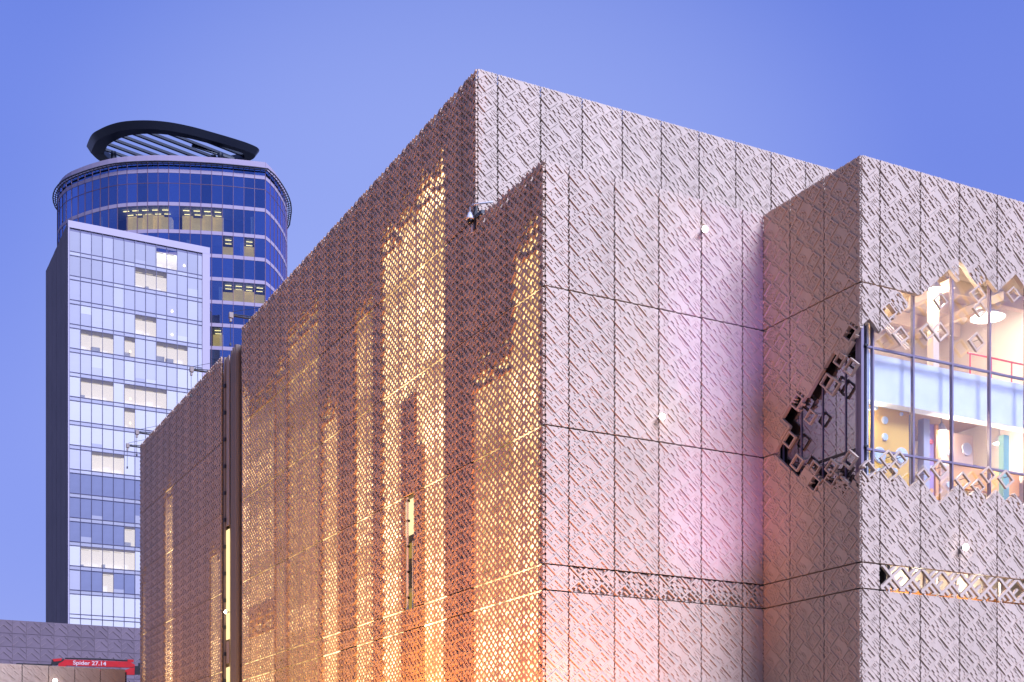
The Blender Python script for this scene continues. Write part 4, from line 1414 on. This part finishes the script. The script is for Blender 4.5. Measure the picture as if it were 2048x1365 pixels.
# window-cleaning davits on the roof edges
def davit(tt, ztop_, label, reach=0.72):
    md = fL @ T(-tt, 0, ztop_)
    o = thing('roof_davit', md, label, 'davit', 'roof davits along the side wall')
    b = MB().use('dark_metal')
    b.tube([(0, 1.2, 0.18), (0, -reach, 0.18)], 0.045, 6); b.tube([(0, 1.2, 0.36), (0, -reach, 0.24)], 0.025, 6)
    for k in range(6):
        y = 1.0 - k * (reach + 1.0) / 6
        b.tube([(0, y, 0.18), (0, y - 0.15, 0.30)], 0.018, 5)
    b.build('arm', md, o)
    boxes('dark_steel', (-0.09, 0.09, -reach - 0.15, -reach + 0.04, 0.06, 0.31), (-0.06, 0.06, -reach - 0.12, -reach - 0.02, -0.12, 0.02)).build('head', md, o)
    boxes('dark_metal', (-0.1, 0.1, 1.1, 1.3, -0.6, 0.4)).build('post', md, o)
    MB().use('dark_metal').tube([(0, -reach - 0.08, 0.02), (0, -reach - 0.08, -1.15)], 0.012, 5).build('cable', md, o)
    boxes('dark_metal', (-0.04, 0.04, -reach - 0.12, -reach - 0.04, -1.25, -1.12)).build('hook', md, o)
    MB().use('dark_metal').tube([(0, -reach, 0.36), (0, 1.2, 1.0)], 0.012, 5).build('stay', md, o)
davit(52.3, 22.75, 'roof davit at the far rounded corner of the rear wing')
davit(49.6, 22.9, 'roof davit second from the far corner of the rear wing')
davit(36.6, 22.95, 'roof davit of the rear wing nearest the pipe slot')
davit(29.0, 23.3, 'roof davit above the near side wall, right of the pipe slot', 0.8)

# ================================================================== COLOURED FLOODLIGHTS ON THE GROUND
def ground_flood(loc, target, power, colr, angle, label, blend=0.9, rad=0.25):
    loc = Vector(loc); target = Vector(target)
    q = (target - loc).to_track_quat('-Z', 'Y').to_matrix().to_4x4()
    mw = Matrix.Translation(loc) @ q
    o = thing('ground_floodlight', T(loc.x, loc.y, 0), label, 'floodlight', 'coloured floodlights in front of the blocks')
    boxes('black_plastic', (-0.25, 0.25, -0.18, 0.18, 0.02, 0.25)).build('housing', mw, o)
    MB().use('dark_metal').tube([(loc.x, loc.y, 0), (loc.x, loc.y, loc.z)], 0.04, 6).build('stand', T(), o)
    d = bpy.data.lights.new('flood_beam', 'SPOT')
    d.energy = power / EK; d.color = colr; d.spot_size = R(angle); d.spot_blend = blend; d.shadow_soft_size = rad
    link('flood_beam', d, mw, o)
def onB(x, y, z): return (fB @ Vector((x, y, z)))
def onL(tt, y, z): return (fL @ Vector((-tt, y, z)))
ground_flood(onB(2.0, -14.0, -1.4), onB(6.0, 0, 9.5), 12000, (0.60, 0.26, 1.0), 17, 'violet floodlight aimed at the inner wall corner', 1.0)
ground_flood(onB(2.4, -14.0, -1.4), onB(6.25, 0, 15.2), 20000, (0.34, 0.22, 1.0), 15, 'blue floodlight aimed high at the inner wall corner', 1.0)
ground_flood(onB(-2.0, -3.0, -1.3), onL(1.6, 0, 5.0), 10500, (1.0, 0.32, 0.10), 95, 'orange floodlight at the building corner')
ground_flood(onL(7.5, -4.0, -1.3), onL(8.5, 0, 7.0), 9000, (1.0, 0.42, 0.06), 110, 'orange floodlight along the side wall')
ground_flood(onL(17, -5.0, -1.3), onL(17, 0, 9.0), 7000, (1.0, 0.50, 0.08), 115, 'amber floodlight along the side wall')
ground_flood(onL(27, -6.0, -1.3), onL(28, 0, 10.0), 6000, (1.0, 0.54, 0.10), 115, 'amber floodlight near the pipe slot')
ground_flood(onL(42, -7.0, -1.3), onL(43, 0, 10.0), 4500, (1.0, 0.50, 0.12), 115, 'amber floodlight before the rear wing')

# lamps added below the view to warm the side walls
def street_lamp(x, y, label, power):
    ml = T(x, y, 0)
    o = thing('street_lamp', ml, label, 'street lamp', 'street lamps on the square')  # added lamp below the view, warms the side walls
    MB().use('dark_metal').tube([(0, 0, 0), (0, 0, 1.0), (0, 0, 6.2)], [0.11, 0.07, 0.05], 10).build('pole', ml, o)
    MB().use('dark_metal').lathe([(0.05, 6.75), (0.30, 6.6), (0.32, 6.55), (0.05, 6.55)], 14).build('cap', ml, o)
    MB().use('lamp_warm').lathe([(0.08, 6.2), (0.2, 6.3), (0.22, 6.5), (0.1, 6.54)], 14).build('globe', ml, o)
    point('lamp_light', ml @ T(0, 0, 5.95), power, (1.0, 0.40, 0.10), 0.3, o)
street_lamp(-13.0, 26.0, 'street lamp on the square nearest the viewer', 300)  # added warm lamp
street_lamp(-24.0, 48.0, 'street lamp on the square before the long wall', 1500)  # added warm lamp

# unseen block added to keep blue sky light off the side walls
mo = frame(Vector((-46.0, 28.0, 0)), V, -U)
mat('added_block_wall', (0.34, 0.26, 0.20), 0.85, noise=0.1, nscale=0.2)
ob = thing('opposite_block', mo, 'plain rendered block across the square from the side wall', 'building')  # added unseen block, keeps sky light off the side walls
boxes('added_block_wall', (-60, 26, 0, 16, 0, 70)).build('wall', mo, ob)
boxes('roofing', (-60.4, 26.4, -0.4, 16.4, 70, 70.6)).build('roof', mo, ob)
